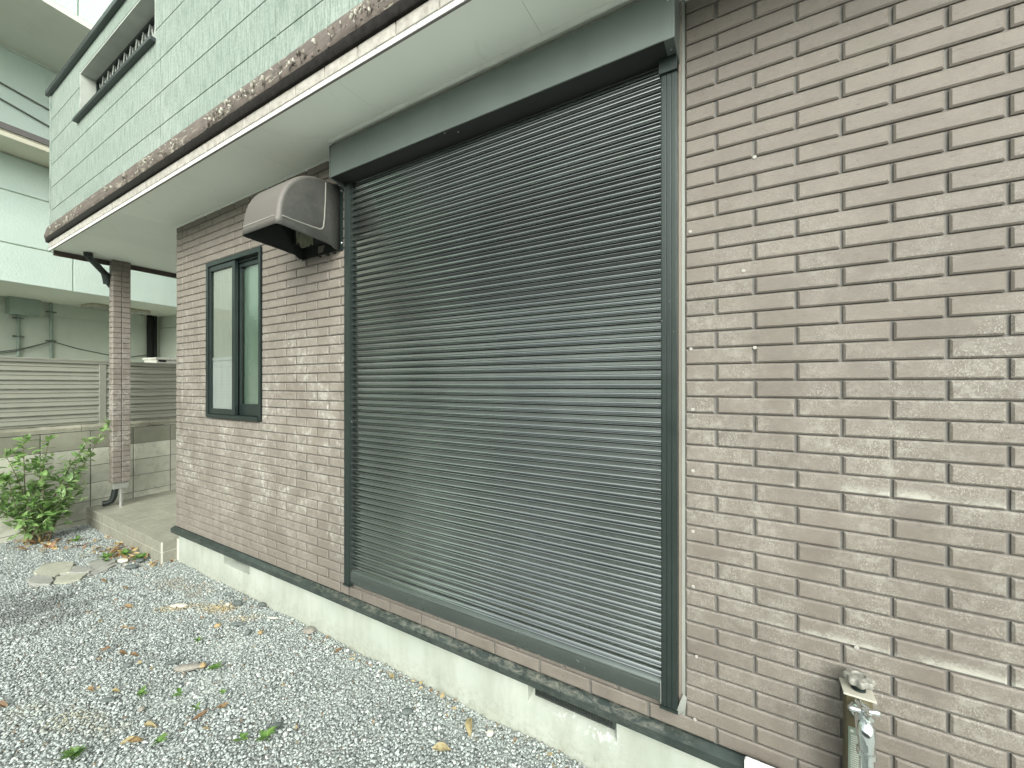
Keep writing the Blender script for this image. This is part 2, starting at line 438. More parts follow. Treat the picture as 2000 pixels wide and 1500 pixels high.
def mat_glass(name, rough, tcol, bumpscale=0.0, bst=0.0):
    t = NT(name)
    nrm = None
    if bumpscale: nrm = t.bump(t.noise(bumpscale, 2.0, 0.6, dist=0.4), bst, 0.004)
    tr = t.n("BsdfTransparent", {'Color': (*tcol, 1)})
    gi = {'Color': (0.95, 0.97, 0.95, 1), 'Roughness': rough}
    if nrm: gi['Normal'] = nrm
    gl = t.n("BsdfGlossy", gi)
    fr = t.n("Fresnel", {'IOR': 1.52})
    f = t.math('MINIMUM', t.math('MULTIPLY', fr.outputs[0], 2.4 if bumpscale else 1.0), 1.0)
    return t.surf(t.n("MixShader", {0: f, 1: tr.outputs[0], 2: gl.outputs[0]}).outputs[0])
M['glass'] = mat_glass("clear_pane", 0.03, (0.93, 0.95, 0.93))
M['frost'] = mat_glass("frosted_pane", 0.16, (0.90, 0.96, 0.91), 55.0, 0.30)
M['curtain'] = simple("pale_curtain", (0.38, 0.405, 0.355), 0.9, var=0.06, scale=3)
M['curtain2'] = simple("lower_curtain", (0.45, 0.49, 0.475), 0.9, var=0.06, scale=5)
M['dimroom'] = simple("dim_room", (0.20, 0.28, 0.23), 0.9, var=0.2, scale=2)
M['darkslate'] = simple("dark_sill_metal", (0.045, 0.055, 0.055), 0.4, 0.2)
M['moulding_shade'] = simple('moulding_shade_paint', (0.010, 0.009, 0.008), 0.7, var=0.5, scale=30, col2=(0.022, 0.019, 0.017), spec=0.2)  # shadow tone for the strip below the moulding
M['bandtile'] = simple('band_tile_glaze', (0.30, 0.28, 0.245), 0.6, scale=24, col2=(0.46, 0.44, 0.40), obj=0.06)
M['plug'] = simple('nail_plug_filler', (0.36, 0.35, 0.315), 0.8, bst=0)
M['lattice'] = simple("lattice_metal", (0.46, 0.49, 0.46), 0.45, 0.3)
M['recess'] = simple("recess_lining", (0.40, 0.43, 0.39), 0.75)
M['opp_wall'] = simple("far_house_wall", (0.20, 0.20, 0.17), 0.85)
M['opp_roof'] = simple("far_house_roof", (0.07, 0.075, 0.075), 0.7)

# ================================================================== SETTING
g = MB()
g.add([(-80, -80, -0.012), (80, -80, -0.012), (80, 80, -0.012), (-80, 80, -0.012)], [(0, 1, 2, 3)])
tag(g.build('ground', M['ground']), 'gravel bed of the yard in front of the house', kind='structure')
M['added_road_asphalt'] = simple('added_road_asphalt', (0.05, 0.052, 0.05), 0.9, var=0.2, scale=3, bscale=200, bst=0.4, bdist=0.003)
tag(MB().add([(-60, -11.6, -0.006), (60, -11.6, -0.006), (60, -4.2, -0.006), (-60, -4.2, -0.006)], [(0, 1, 2, 3)]).build('added_dark_road', M['added_road_asphalt']), 'unseen dark road added to darken the shutter reflections', kind='structure')  # out of view, added so the slats reflect something dark

# ------------------------------------------------------------------ HOUSE
WX0, WX1 = -4.335, 2.2          # facade ends
ZS = 2.929                      # soffit height
ZB = 0.312                      # first tile course
house = empty('house', (WX0, 0, 0), label='brown tiled house wall with jutting mint green upper storey', cat='house')
house_inv = Matrix.Translation((-WX0, 0, 0))
class HB:
    """a parent proxy: world coordinates in, child of the house out"""
def part(mb, name, mat, parent=house, smooth=None, bevel=0.0):
    o = mb.build(name, mat, None, smooth, bevel)
    o.parent = parent
    o.matrix_parent_inverse = parent.matrix_world.inverted() if parent.parent else Matrix.Translation(-parent.location)
    return o
def sub(o, parent):
    """keep world coordinates while parenting to a part whose own matrix is identity in world"""
    o.parent = parent
    return o

# window hole
HX0, HX1, HZ0, HZ1 = -3.752, -2.975, 1.305, 2.510
fw = MB()
fw.box(WX0, HX0, 0.004, 0.16, 0.262, 3.0)
fw.box(HX1, WX1, 0.004, 0.16, 0.262, 3.0)
fw.box(HX0, HX1, 0.004, 0.16, 0.262, HZ0)
fw.box(HX0, HX1, 0.004, 0.16, HZ1, 3.0)
facade = part(fw, 'facade', M['mortar'])
side = MB().box(WX0, WX0 + 0.16, 0.162, 6.0, 0.0, ZS)
part(side, 'side_wall', M['mortar'])
dummy_id = Matrix.Identity(4)

ROW, TL = 0.0569, 0.2266
def rect_sub(r, h):
    x0, x1, z0, z1 = r; a0, a1, b0, b1 = h
    if x1 <= a0 or x0 >= a1 or z1 <= b0 or z0 >= b1: return [r]
    out = []
    if x0 < a0: out.append((x0, a0, z0, z1))
    if x1 > a1: out.append((a1, x1, z0, z1))
    m0, m1 = max(x0, a0), min(x1, a1)
    if z0 < b0: out.append((m0, m1, z0, b0))
    if z1 > b1: out.append((m0, m1, b1, z1))
    return out
holes = [(-3.766, -2.962, 1.290, 2.524), (-2.04, -0.204, 0.400, 3.2)]
rects = []
for k in range(47):
    z0 = ZB + k * ROW; z1 = min(z0 + ROW, ZS - 0.001)
    if z1 - z0 < 0.01: continue
    cand = []
    off = 0.0 if k % 2 == 0 else TL / 2
    xs = [-0.103 + off + i * TL for i in range(-9, 9)]
    xs = [-2.03] + [x for x in xs if -2.0 < x < 1.4] + [1.4]
    if k >= 2: xs = [-0.204] + [x for x in xs if x > -0.19]
    cand += [(a, b, z0, z1, 0) for a, b in zip(xs[:-1], xs[1:])]
    LT = 0.2250
    offl = 0.0 if k % 2 == 0 else LT / 2
    xl = [-4.210] + [x for x in (-2.555 + offl + i * LT for i in range(-9, 4)) if -4.18 < x < -2.05] + [-2.03]
    cand += [(a, b, z0, z1, 1) for a, b in zip(xl[:-1], xl[1:])]
    cand.append((WX0, -4.210, z0, z1, 1))
    for c in cand:
        rs = [c[:4]]
        for h in holes: rs = [q for r in rs for q in rect_sub(r, h)]
        rects += [(*r, c[4]) for r in rs if r[1] - r[0] > 0.012 and r[3] - r[2] > 0.008]

def brick_geo(w, h, d=0.0078, gap=0.0028, ch=0.0052):
    """a chamfered tile, back at y=0, face at y=-d, centred"""
    a, b = w / 2 - gap * (1.6 if w > .1 else 1.15), h / 2 - gap * 0.8
    c, e = a - ch, b - ch
    vs = [(-a, 0, -b), (a, 0, -b), (a, 0, b), (-a, 0, b), (-a, -d * .45, -b), (a, -d * .45, -b), (a, -d * .45, b), (-a, -d * .45, b), (-c, -d, -e), (c, -d, -e), (c, -d, e), (-c, -d, e)]
    fs = [(8, 9, 10, 11)]
    for q in (0, 4):
        for i in range(4):
            j = (i + 1) % 4
            fs.append((q + i, q + j, q + 4 + j, q + 4 + i))
    return vs, fs
meshes = {}
def tile_mesh(name, w, h, mat, **k):
    key = (name, round(w, 3), round(h, 3), mat.name)
    if key not in meshes:
        vs, fs = brick_geo(w, h, **k)
        meshes[key] = MB().add(vs, fs).mesh(name, mat, fixn=False)
    return meshes[key]

def seen_key(r):
    cx, cz = (r[0] + r[1]) / 2, (r[2] + r[3]) / 2
    if cx > 0.66: return 0
    d = math.sqrt(cx * cx + 1.562 ** 2 + (cz - 1.55) ** 2)
    return (r[1] - r[0]) * (r[3] - r[2]) / d ** 3
rects.sort(key=seen_key, reverse=True)
field = {0: MB(), 1: MB()}
for i, r in enumerate(rects):
    w, h = r[1] - r[0], r[3] - r[2]
    cx, cz = (r[0] + r[1]) / 2, (r[2] + r[3]) / 2
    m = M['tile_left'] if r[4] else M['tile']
    if i < 298:
        o = link('brick', tile_mesh('brick', w, h, m), facade)
        o.location = (cx + RNG.normal(0, .0003), 0.001 + RNG.normal(0, .0003), cz + RNG.normal(0, .0003))
        o.rotation_euler = (RNG.normal(0, .002), RNG.normal(0, .0008), RNG.normal(0, .0012))
    else:
        vs, fs = brick_geo(w, h)
        field[r[4]].add([(x + cx, y + 0.001, z + cz) for x, y, z in vs], fs)
MBall = MB().add(field[1].v, field[1].f)
nb = len(field[1].f)
MBall.add(field[0].v, field[0].f)
bf = MBall.mesh('brick_field', M['tile_left'], fixn=False)
bf.materials.append(M['tile'])
bf.polygons.foreach_set('material_index', [0] * nb + [1] * (len(MBall.f) - nb))
o = link('brick_field', bf, facade); o['kind'] = 'stuff'

for (px_, pz_) in ((-.184, 2.092), (-.182, 1.676), (-.176, 1.462), (-.176, 1.246), (-.176, 1.032), (-.175, .838), (-.165, .595), (-.170, .372), (-.02, 1.93), (.012, 1.672), (.27, .77), (.012, 2.30), (-2.63, 1.82), (-2.64, 2.20), (-2.64, 1.44), (-2.11, 1.19)):
    part(MB().lathe([(.0062, 0), (.0058, -.0012), (.003, -.0016)], (px_, -.0078, pz_), 10, 'y'), 'nail_plug', M['plug'])
# plinth with two vent recesses
pl = MB()
V1, V2 = (-3.53, -3.155), (-0.846, -0.453)
yf = 0.012
for a, b in ((WX0 + .01, V1[0]), (V1[1], V2[0]), (V2[1], WX1)): pl.box(a, b, yf, 0.16, -0.1, 0.300)
for (a, b), zf, zb_ in ((V1, 0.160, 0.164), (V2, 0.150, 0.180)):
    pl.box(a, b, yf, 0.16, -0.1, zf)
    pl.add([(a, yf, zf), (b, yf, zf), (b, 0.075, zb_), (a, 0.075, zb_), (a, 0.075, zf), (b, 0.075, zf)], [(0, 1, 2, 3), (4, 5, 1, 0), (3, 2, 5, 4)])
plinth = part(pl, 'plinth', M['plinth'])
st_ = MB()
for i in range(30): st_.box(-0.80 + i * .0113, -0.7945 + i * .0113, -.003, .001, .214, .2315)
part(MB().box(-.806, -.456, .0012, .0115, .204, .2575), 'slot_strip', M['trim'])
part(st_, 'vent_slots', M['black'])
for a, b in (V1, V2):
    gm = MB().box(a, b, 0.078, 0.085, 0.19, 0.298)
    part(gm, 'vent_back', M['black'])
    gr = MB()
    n = 30
    for i in range(n):
        x = a + (b - a) * (i + 0.5) / n
        gr.box(x - 0.0028, x + 0.0028, 0.064, 0.072, 0.19, 0.298)
    part(gr, 'vent_grille', M['greyplate'])
part(MB().box(WX0 - 0.062, WX0 + 0.008, 0.03, 0.10, -0.05, 0.185), 'mortar_fillet', M['sealant'])

# drip flashing at the foot of the tiles
tp = [(0.010, 0.3095), (-0.006, 0.3095), (-0.028, 0.297), (-0.033, 0.293), (-0.033, 0.262), (-0.026, 0.258), (0.010, 0.258)]
part(MB().prism_x(tp, WX0 - 0.03, -1.02).prism_x(tp, -1.0185, WX1), 'base_trim', M['trim'], smooth=25)
part(MB().box(WX0 - 0.03, WX0 - 0.002, 0.012, 1.2, 0.258, 0.309), 'side_base_trim', M['trim'])

# sealant and reveal strip right of the shutter
part(MB().box(-0.2215, -0.213, -0.012, 0.004, 0.37, 2.92), 'reveal_strip', M['reveal'])
part(MB().box(-0.2125, -0.2015, -0.006, 0.004, 0.37, 2.92), 'sealant_strip', M['sealant'])
fl = MB()
fl.add([(-0.226, -0.040, 0.398), (-0.222, -0.020, 0.376), (-0.200, -0.012, 0.392), (-0.196, -0.010, 0.442), (-0.206, -0.014, 0.452), (-0.214, -0.026, 0.436), (-0.219, -0.024, 0.40), (-0.201, -0.004, 0.40), (-0.201, -0.004, 0.45)],
       [(0, 1, 2), (0, 2, 3), (0, 3, 5), (3, 4, 5), (1, 7, 2), (2, 7, 8, 3), (0, 6, 1)])
part(fl, 'torn_sealant', M['sealant'], smooth=40)

# ---- window
win = empty('window', (HX0, 0, HZ0)); win.parent = house; win.matrix_parent_inverse = Matrix.Translation((-WX0, 0, 0))
def wpart(mb, name, mat, **k):
    o = mb.build(name, mat, None, **k)
    o.parent = win
    o.matrix_parent_inverse = Matrix.Translation((-HX0, 0, -HZ0))
    return o
f = MB(); t_ = 0.022
f.box(HX0 - .012, HX0 + t_, -0.018, 0.10, HZ0 - .012, HZ1 + .012)
f.box(HX1 - t_ + .010, HX1 + .012, -0.018, 0.10, HZ0 - .012, HZ1 + .012)
f.box(HX0 + t_, HX1 - t_ + .010, -0.018, 0.10, HZ1 - 0.022, HZ1 + .012)
f.box(HX0 + t_, HX1 - t_ + .010, -0.024, 0.10, HZ0 - .016, HZ0 + 0.014)
f.box(HX0 + t_, HX1 - t_ + .010, 0.018, 0.10, HZ1 - 0.040, HZ1 - 0.022)
wpart(f, 'frame', M['frame'], bevel=.0015)
xm = -3.352
def sash(x0, x1, y0, y1, z0, z1, sl_, sr, bot, top, mat, cur):
    s = MB()
    s.box(x0, x0 + sl_, y0, y1, z0, z1); s.box(x1 - sr, x1, y0, y1, z0, z1)
    s.box(x0 + sl_, x1 - sr, y0 + .001, y1 - .001, z0, z0 + bot); s.box(x0 + sl_, x1 - sr, y0 + .001, y1 - .001, z1 - top, z1)
    wpart(s, 'sash', M['frame'], bevel=.0015)
    ym = (y0 + y1) / 2
    wpart(MB().add([(x0 + sl_, ym, z0 + bot), (x1 - sr, ym, z0 + bot), (x1 - sr, ym, z1 - top), (x0 + sl_, ym, z1 - top)], [(0, 1, 2, 3)]), 'pane', mat, fixn=False)
sash(HX0 + t_ + .001, xm + .02, -0.008, 0.018, HZ0 + .016, HZ1 - .024, .022, .040, .042, .036, M['glass'], 0)
sash(xm - .02, HX1 - t_ + .008, 0.030, 0.056, HZ0 + .016, HZ1 - .042, .040, .012, .085, .030, M['frost'], 1)
cu = MB(); nx = 40
vs = []
for i in range(nx + 1):
    x = HX0 + 0.040 + (xm - HX0 - 0.055) * i / nx
    y = 0.0135 + 0.0020 * math.sin(i * 1.3) + 0.001 * math.sin(i * 3.1)
    vs += [(x, y, HZ0), (x, y, HZ1)]
cu.add(vs, [(2 * i, 2 * i + 2, 2 * i + 3, 2 * i + 1) for i in range(nx)])
wpart(cu, 'curtain', M['curtain'], smooth=60, fixn=False)
cu2 = MB(); vs = []
for i in range(25):
    x = HX0 + 0.046 + (xm - HX0 - 0.072) * i / 24
    y = 0.0095 + 0.0012 * math.sin(i * 0.9)
    vs += [(x, y, HZ0 + 0.03), (x, y, HZ0 + 0.43), (x, y - .002, HZ0 + 0.435), (x, y - .002, HZ0 + 0.46)]
for i in range(24):
    b = 4 * i
    cu2.f += [(b, b + 4, b + 5, b + 1), (b + 2, b + 6, b + 7, b + 3)]
cu2.v = vs
wpart(cu2, 'half_curtain', M['curtain2'], smooth=60, fixn=False)
wpart(MB().box(xm - .02, HX1, 0.062, 0.067, HZ0, HZ1), 'screen', M['dimroom'])
wpart(MB().box(HX0 - .02, HX1 + .02, 0.165, 0.18, HZ0 - .02, HZ1 + .02), 'room_back', M['dimroom'])

# ---- soffit
SX0, SX1, SY0 = -6.16, 2.2, -0.412
seams = [SX0] + [s for s in (-1.617 - 0.91 * i for i in range(-5, 6)) if SX0 < s < SX1]
seams = sorted(set([round(s, 4) for s in seams] + [SX1]))
for a, b in zip(seams[:-1], seams[1:]):
    yb = 0.003 if a > WX0 else 3.2
    if a < WX0 < b:
        part(MB().box(a + .0006, WX0 - .001, SY0 + .0068, 3.2, ZS, ZS + .012).box(WX0 - .001, b - .0006, SY0 + .0068, 0.003, ZS, ZS + .012), 'soffit_board', M['soffit'])
    else:
        part(MB().box(a + .0006, b - .0006, SY0 + .0068, yb, ZS, ZS + .012), 'soffit_board', M['soffit'])
cove = [(0.0, ZS - .001), (0.0, ZS - .014), (-0.006, ZS - .012), (-0.013, ZS - .004), (-0.014, ZS - .001)]
part(MB().prism_x([(y - 0.0005, z) for y, z in cove], WX0, -2.05), 'soffit_bead', M['whitetrim'], smooth=50)
part(MB().prism_x([(y - .0005, z) for y, z in cove], -0.2, SX1), 'soffit_bead', M['whitetrim'], smooth=50)
part(MB().prism_x([(y - 0.118, z) for y, z in cove], -2.05, -0.2), 'soffit_bead', M['whitetrim'], smooth=50)
part(MB().box(SX0 - .006, SX0 + .02, SY0 + .03, 3.2, ZS - .052, ZS - .001), 'eave_strip', M['brownstrip'])
part(MB().box(SX0 - .002, SX1, SY0 + .02, 3.2, ZS + .014, ZS + .10), 'floor_deck', M['mortar'])

# ---- tile band along the edge of the overhang
band = part(MB().box(SX0, SX1, SY0 + .0067, SY0 + .03, ZS + .0125, 3.02), 'tile_band', M['mortar'])
zb0 = 2.940
xs = [SX0 + 0.02]
i = 0
k = 0
bx = [x for x in (-3.483 + .2266 * j for j in range(-12, 26)) if SX0 < x < 1.0]
for row, (za, zb_) in enumerate(((zb0, 2.999), (2.9115, zb0 - .001))):
    offs = 0 if row == 0 else .1133
    ed = [SX0 + .002] + [x + offs for x in bx if SX0 + .03 < x + offs < 0.9] + [0.9]
    for a, b in zip(ed[:-1], ed[1:]):
        m = M['bandtile'] if row == 0 else M['whitetrim']
        o = link('band_tile', tile_mesh('band_tile', b - a, zb_ - za, m, d=0.006, gap=0.002, ch=0.002), band)
        o.location = ((a + b) / 2, SY0 + .0055, (za + zb_) / 2)
part(MB().box(SX0 - .004, SX1, SY0 - .003, SY0 + .0065, ZS - .0212, ZS - .0178), 'edge_strip', M['ledge_metal'])

# ---- peeling moulding
prof = [(-0.400, 3.150), (-0.408, 3.146), (-0.424, 3.128), (-0.432, 3.108), (-0.437, 3.100), (-0.440, 3.082), (-0.449, 3.072), (-0.452, 3.058), (-0.449, 3.046), (-0.443, 3.038), (-0.430, 3.030), (-0.418, 3.022), (-0.412, 3.006), (-0.400, 3.006)]
prof = [(-.40 + (y + .40) * .72, 2.998 + (z - 3.006) * 1.30) for y, z in prof]
NXS = 620
x0, x1 = SX0 - .045, 1.0
vs = []
for i in range(NXS + 1):
    x = x0 + (x1 - x0) * i / NXS
    for j, (y, z) in enumerate(prof):
        q = Vector((x * 9, j * 1.7, 3.3))
        d = noise.noise(q) * 0.002 + noise.noise(q * 4.3) * 0.003
        e = noise.noise(q * 2.1 + Vector((7, 1, 2))) * 0.0025
        if j in (0, len(prof) - 1): d = 0
        if j == 0: e = abs(e) + noise.noise(Vector((x * 40, 2, 1))) * 0.0012
        vs.append((x, y - d * (0.5 if j < 2 else 1), z + e))
n = len(prof)
mm = MB(); mm.v = vs
mm.f = [(i * n + j, (i + 1) * n + j, (i + 1) * n + j + 1, i * n + j + 1) for i in range(NXS) for j in range(n - 1)]
mm.f += [tuple(range(n)), tuple(NXS * n + q for q in range(n - 1, -1, -1))]
mould = part(mm, 'moulding', M['wood'], smooth=35)
fk = MB()
clusters = [(-5.75, 9), (-5.45, 8), (-5.1, 8), (-4.4, 9), (-4.0, 9), (-3.6, 16), (-3.25, 22), (-2.75, 14), (-2.55, 26), (-2.25, 20), (-1.85, 26), (-1.5, 22), (-1.2, 16), (-.9, 10)]
for cx, num in clusters:
    for _ in range(num):
        x = cx + random.gauss(0, 0.09); z = random.uniform(3.05, 3.125)
        y = -0.402 - 0.035 * min(1, max(0, (3.18 - z) / 0.10)) - 0.004
        L, W = random.uniform(.010, .034), random.uniform(.004, .012)
        curl = random.uniform(0.7, 3.6) * random.choice((1, 1, -1))
        ang = random.uniform(-.7, .7)
        ax = Vector((math.cos(ang), 0, math.sin(ang))); out = Vector((0, -1, 0.1)).normalized(); wd = ax.cross(out)
        pts = []
        p = Vector((x, y, z)); th = random.uniform(0, .5)
        for s in range(6):
            ww = W * (0.5 + 0.5 * math.sin(math.pi * (s + .7) / 6.4)) * random.uniform(.8, 1.2)
            pts += [p - wd * ww, p + wd * ww]
            p = p + (ax * math.cos(th) + out * math.sin(th)) * (L / 5)
            th += curl / 5
        fk.add(pts, [(2 * s, 2 * s + 1, 2 * s + 3, 2 * s + 2) for s in range(5)])
o = fk.build('paint_flakes', M['flake'], mould, smooth=60, fixn=False); o['kind'] = 'stuff'

part(MB().prism_x([(-.4325, 3.046), (-.4335, 3.040), (-.430, 3.006), (-.426, 2.9995), (-.405, 2.9995), (-.405, 3.046)], SX0 - .03, 1.0), 'moulding_shade_strip', M['moulding_shade'], smooth=40)  # near-black strip painted in as the shadow under the moulding
# ---- upper wall of siding panels
UY = -0.400
OX0, OX1, OZ0, OZ1 = -5.235, -3.575, 3.965, 4.375
UL = SX0 + .012
ub = MB()
ub.box(UL + .006, OX0, UY + .014, UY + .18, 3.01, 4.50); ub.box(OX1, SX1, UY + .014, UY + .18, 3.01, 6.2)
ub.box(OX0, OX1, UY + .014, UY + .18, 3.01, OZ0); ub.box(OX0, OX1, UY + .014, UY + .18, OZ1, 4.50)
ub.box(UL + .006, UL + .18, UY + .18, 4.0, 3.01, 4.50)
upper = part(ub, 'upper_wall', M['mortar'])
jz = [3.10, 3.326, 3.556, 3.786, 4.016, 4.246, 4.50]
vx = [UL, -4.6, -3.483, -2.087, -0.6, 0.9]
for ri in range(6):
    for ci in range(len(vx) - 1):
        rr = (vx[ci], vx[ci + 1], jz[ri], jz[ri + 1])
        for q in rect_sub(rr, (OX0, OX1, OZ0, OZ1)):
            if ci == 0 and False: pass
            w, h = q[1] - q[0], q[3] - q[2]
            ss = MB(); vs, fs = brick_geo(w, h, d=0.014, gap=0.0016, ch=0.0028)
            cx, cz = (q[0] + q[1]) / 2, (q[2] + q[3]) / 2
            ss.add([(x + cx, y + UY + .014, z + cz) for x, y, z in vs], fs)
            ss.build('siding_panel', M['siding'], upper)
for ci in (3, 4):
    a, b = vx[ci], vx[ci + 1]
    for k in range(4):
        ss = MB().box(a + .002, b - .002, UY, UY + .014, 4.502 + k * .23, 4.73 + k * .23)
        ss.build('siding_panel', M['siding'], upper, bevel=.002)
part(MB().box(UL - .012, UL + .012, UY - .010, UY + .03, 3.13, 4.497), 'corner_bead', M['siding'], bevel=.004)
cop = [(UY - .030, 4.497), (UY - .034, 4.501), (UY - .034, 4.540), (UY - .02, 4.546), (UY + .20, 4.546), (UY + .20, 4.501)]
part(MB().prism_x(cop, SX0 - .035, -2.2), 'coping', M['darkslate'])
# lattice opening
ow = empty('balcony_opening', (OX0, UY, OZ0)); ow.parent = house; ow.matrix_parent_inverse = Matrix.Translation((-WX0, 0, 0))
def opart(mb, name, mat, **k):
    o = mb.build(name, mat, None, **k); o.parent = ow
    o.matrix_parent_inverse = Matrix.Translation((-OX0, -UY, -OZ0)); return o
opart(MB().box(OX0 - .055, OX1 + .012, UY - .034, UY + .17, OZ0 - .030, OZ0 - .001), 'sill', M['darkslate'], bevel=.003)
opart(MB().box(OX0 + .001, OX0 + .012, UY + .001, UY + .178, OZ0, OZ1).box(OX1 - .012, OX1 - .001, UY + .001, UY + .178, OZ0, OZ1).box(OX0 + .012, OX1 - .012, UY + .001, UY + .178, OZ1 - .012, OZ1 - .001), 'lining', M['recess'])
LY = UY + .115
opart(MB().box(OX0 + .012, OX1 - .012, LY - .012, LY + .012, OZ1 - .034, OZ1 - .012).box(OX0 + .012, OX1 - .012, LY - .012, LY + .012, OZ0, OZ0 + .022).box(OX0 + .012, OX0 + .030, LY - .011, LY + .011, OZ0 + .022, OZ1 - .034), 'lattice_frame', M['frame'])
nb_ = 13
hh = OZ1 - OZ0 - .04
for i in range(nb_):
    xa = OX0 + .05 + (OX1 - OX0 - .10) * (i + 0.0) / (nb_ - 1)
    for sgn, dy in ((1, -.006), (-1, .006)):
        pa = Vector((xa, LY + dy, OZ0 + .02)); pb = Vector((xa + sgn * .135, LY + dy, OZ1 - .034))
        if not (OX0 + .02 < pb.x < OX1 - .012): continue
        d = (pb - pa).normalized(); sd = Vector((d.z, 0, -d.x)) * (.010 if sgn < 0 else .007); th = Vector((0, .0025, 0))
        opart(MB().add([pa - sd - th, pa + sd - th, pa + sd + th, pa - sd + th, pb - sd - th, pb + sd - th, pb + sd + th, pb - sd + th],
                       [(0, 3, 2, 1), (4, 5, 6, 7), (0, 1, 5, 4), (1, 2, 6, 5), (2, 3, 7, 6), (3, 0, 4, 7)]), 'lattice_bar', M['lattice'])
opart(MB().box(OX0 - .3, OX1 + 1.2, UY + 0.95, UY + 0.99, 3.2, 4.9).box(OX0 - .3, -4.25, UY + 0.30, UY + 0.95, 4.62, 4.66), 'inner_wall', M['ledge_metal'])
for i in range(5):
    xx = -4.12 + i * .11
    opart(MB().prism_x([(UY + .26, 4.03), (UY + .26, 4.13 + .02 * i), (UY + .27, 4.16 + .02 * i), (UY + .28, 4.13 + .02 * i), (UY + .28, 4.03)], xx, xx + .085), 'white_laundry', M['white_plastic'], smooth=40)

# ---- porch pillar
PX0, PX1, PY0, PY1 = -6.150, -6.040, 0.035, 0.190
PZ0, PZ1 = 0.462, ZS - .001
pillar = part(MB().box(PX0 + .008, PX1 - .008, PY0 + .008, PY1 - .008, PZ0 + .001, PZ1), 'porch_pillar', M['mortar'])
nr = 43
ph = (PZ1 - PZ0) / nr
for k in range(nr):
    zc = PZ0 + (k + .5) * ph
    o = link('pillar_tile', tile_mesh('pillar_tile', PX1 - PX0 - .036, ph, M['tile_left'], gap=.0028, ch=.003), pillar)
    o.location = ((PX0 + PX1) / 2 - .016, PY0 + .007, zc)
    o = link('pillar_tile', tile_mesh('pillar_tile', .034, ph, M['tile_left'], gap=.0024, ch=.003), pillar)
    o.location = (PX1 - .017, PY0 + .007, zc)
    for s_ in (0, 1):
        w = (PY1 - PY0) / 2
        o = link('pillar_tile', tile_mesh('pillar_tile', w, ph, M['tile_left'], gap=.0028, ch=.003), pillar)
        o.location = (PX1 - .007, PY0 + w * (s_ + .5), zc)
        o.rotation_euler = (0, 0, math.pi / 2)
part(MB().box(PX0 + .016, PX1 - .012, PY0 + .012, PY1 - .014, .392, .461), 'pillar_shoe', M['greyplate'], bevel=.002)
part(MB().tube([(PX1 - .052, .120, .10), (PX1 - .052, .120, .392)], .0175, 16), 'steel_post', M['steel'], smooth=40)

# ------------------------------------------------------------------ PORCH FLOOR
NY = 0.1435
nn, tt = Vector((math.cos(NY), math.sin(NY), 0)), Vector((-math.sin(NY), math.cos(NY), 0))
def L(c, s, z): return nn * c + tt * s + Vector((0, 0, z))
ZP = 0.186
def wall_x(y, c=-6.322): return (c - math.sin(NY) * y) / math.cos(NY)
QX1, QY0 = -4.402, -0.085
pb = MB()
poly = [(wall_x(QY0), QY0), (QX1, QY0), (QX1, .028), (WX0 + .02, .03), (WX0 + .02, 3.0), (wall_x(3.0), 3.0)]
n = len(poly)
pb.add([(x, y, -0.1) for x, y in poly] + [(x, y, ZP - .006) for x, y in poly], [tuple(range(n - 1, -1, -1)), tuple(range(n, 2 * n))] + [(i, (i + 1) % n, n + (i + 1) % n, n + i) for i in range(n)])
porch = tag(pb.build('porch_floor', M['grout']), 'low tiled porch step at the house corner beside the pillar', kind='structure')
for r_ in range(2):
    z0 = 0.0 + r_ * .093
    x = QX1 - .0035
    for i in range(20):
        xa = max(x - .1, wall_x(QY0) + .002)
        o = link('tile', tile_mesh('porch_tile', x - xa, .091, M['porch'], d=.006, gap=.0030, ch=.0012), porch)
        o.location = ((x + xa) / 2, QY0, z0 + .0455)
        x -= .1005
        if x < wall_x(QY0) + .03: break
    o = link('tile', tile_mesh('porch_tile', .106, .091, M['porch'], d=.006, gap=.0030, ch=.0012), porch)
    o.location = (QX1, QY0 + .0585, z0 + .0455); o.rotation_euler = (0, 0, math.pi / 2)
rows = [(QY0 - .006, QY0 + .075)] + [(QY0 + .075 + .15 * k, QY0 + .225 + .15 * k) for k in range(9)]
for ri, (ya, yb) in enumerate(rows):
    wd = .15
    x = QX1 + .005
    while x > wall_x(ya):
        xa = max(x - wd, wall_x(ya) + .004)
        xr = x if yb < .04 or x <= WX0 else WX0
        if xr - xa > .02:
            o = link('floor_tile', tile_mesh('floor_tile', xr - xa, yb - ya, M['porchtop'], d=.006, gap=.0032, ch=.001), porch)
            o.location = ((xr + xa) / 2, (ya + yb) / 2, ZP - .006)
            o.rotation_euler = (-math.pi / 2, 0, 0)
        x -= wd

# ------------------------------------------------------------------ ROLLER SHUTTER
RX0, RX1 = -2.030, -0.222
sh = empty('roller_shutter', ((RX0 + RX1) / 2, 0, 0.40), label='closed dark roller shutter with ribbed slats and long headbox', cat='shutter')
def spart(mb, name, mat, **k):
    o = mb.build(name, mat, None, **k); o.parent = sh
    o.matrix_parent_inverse = Matrix.Translation(-sh.location); return o
railp = [(0.003, 0), (-0.034, 0), (-0.040, .004)]
def rail(xa, xb, inner):
    r = MB()
    z0, z1 = 0.402, 2.74
    r.box(xa, xb, -0.036, 0.003, z0, z1)
    w = (xb - xa)
    for q in (0.06, 0.36, 0.66):
        r.box(xa + w * q, xa + w * (q + .28), -0.040, -0.036, z0, z1)
    return r
spart(rail(RX0, RX0 + .050, 1), 'guide_rail', M['rail'], bevel=.0012)
spart(rail(RX1 - .056, RX1, 0), 'guide_rail', M['rail'], bevel=.0012)
spart(MB().box(RX0 - .004, RX0 + .054, -.044, .003, .392, .4015), 'rail_foot', M['rail'])
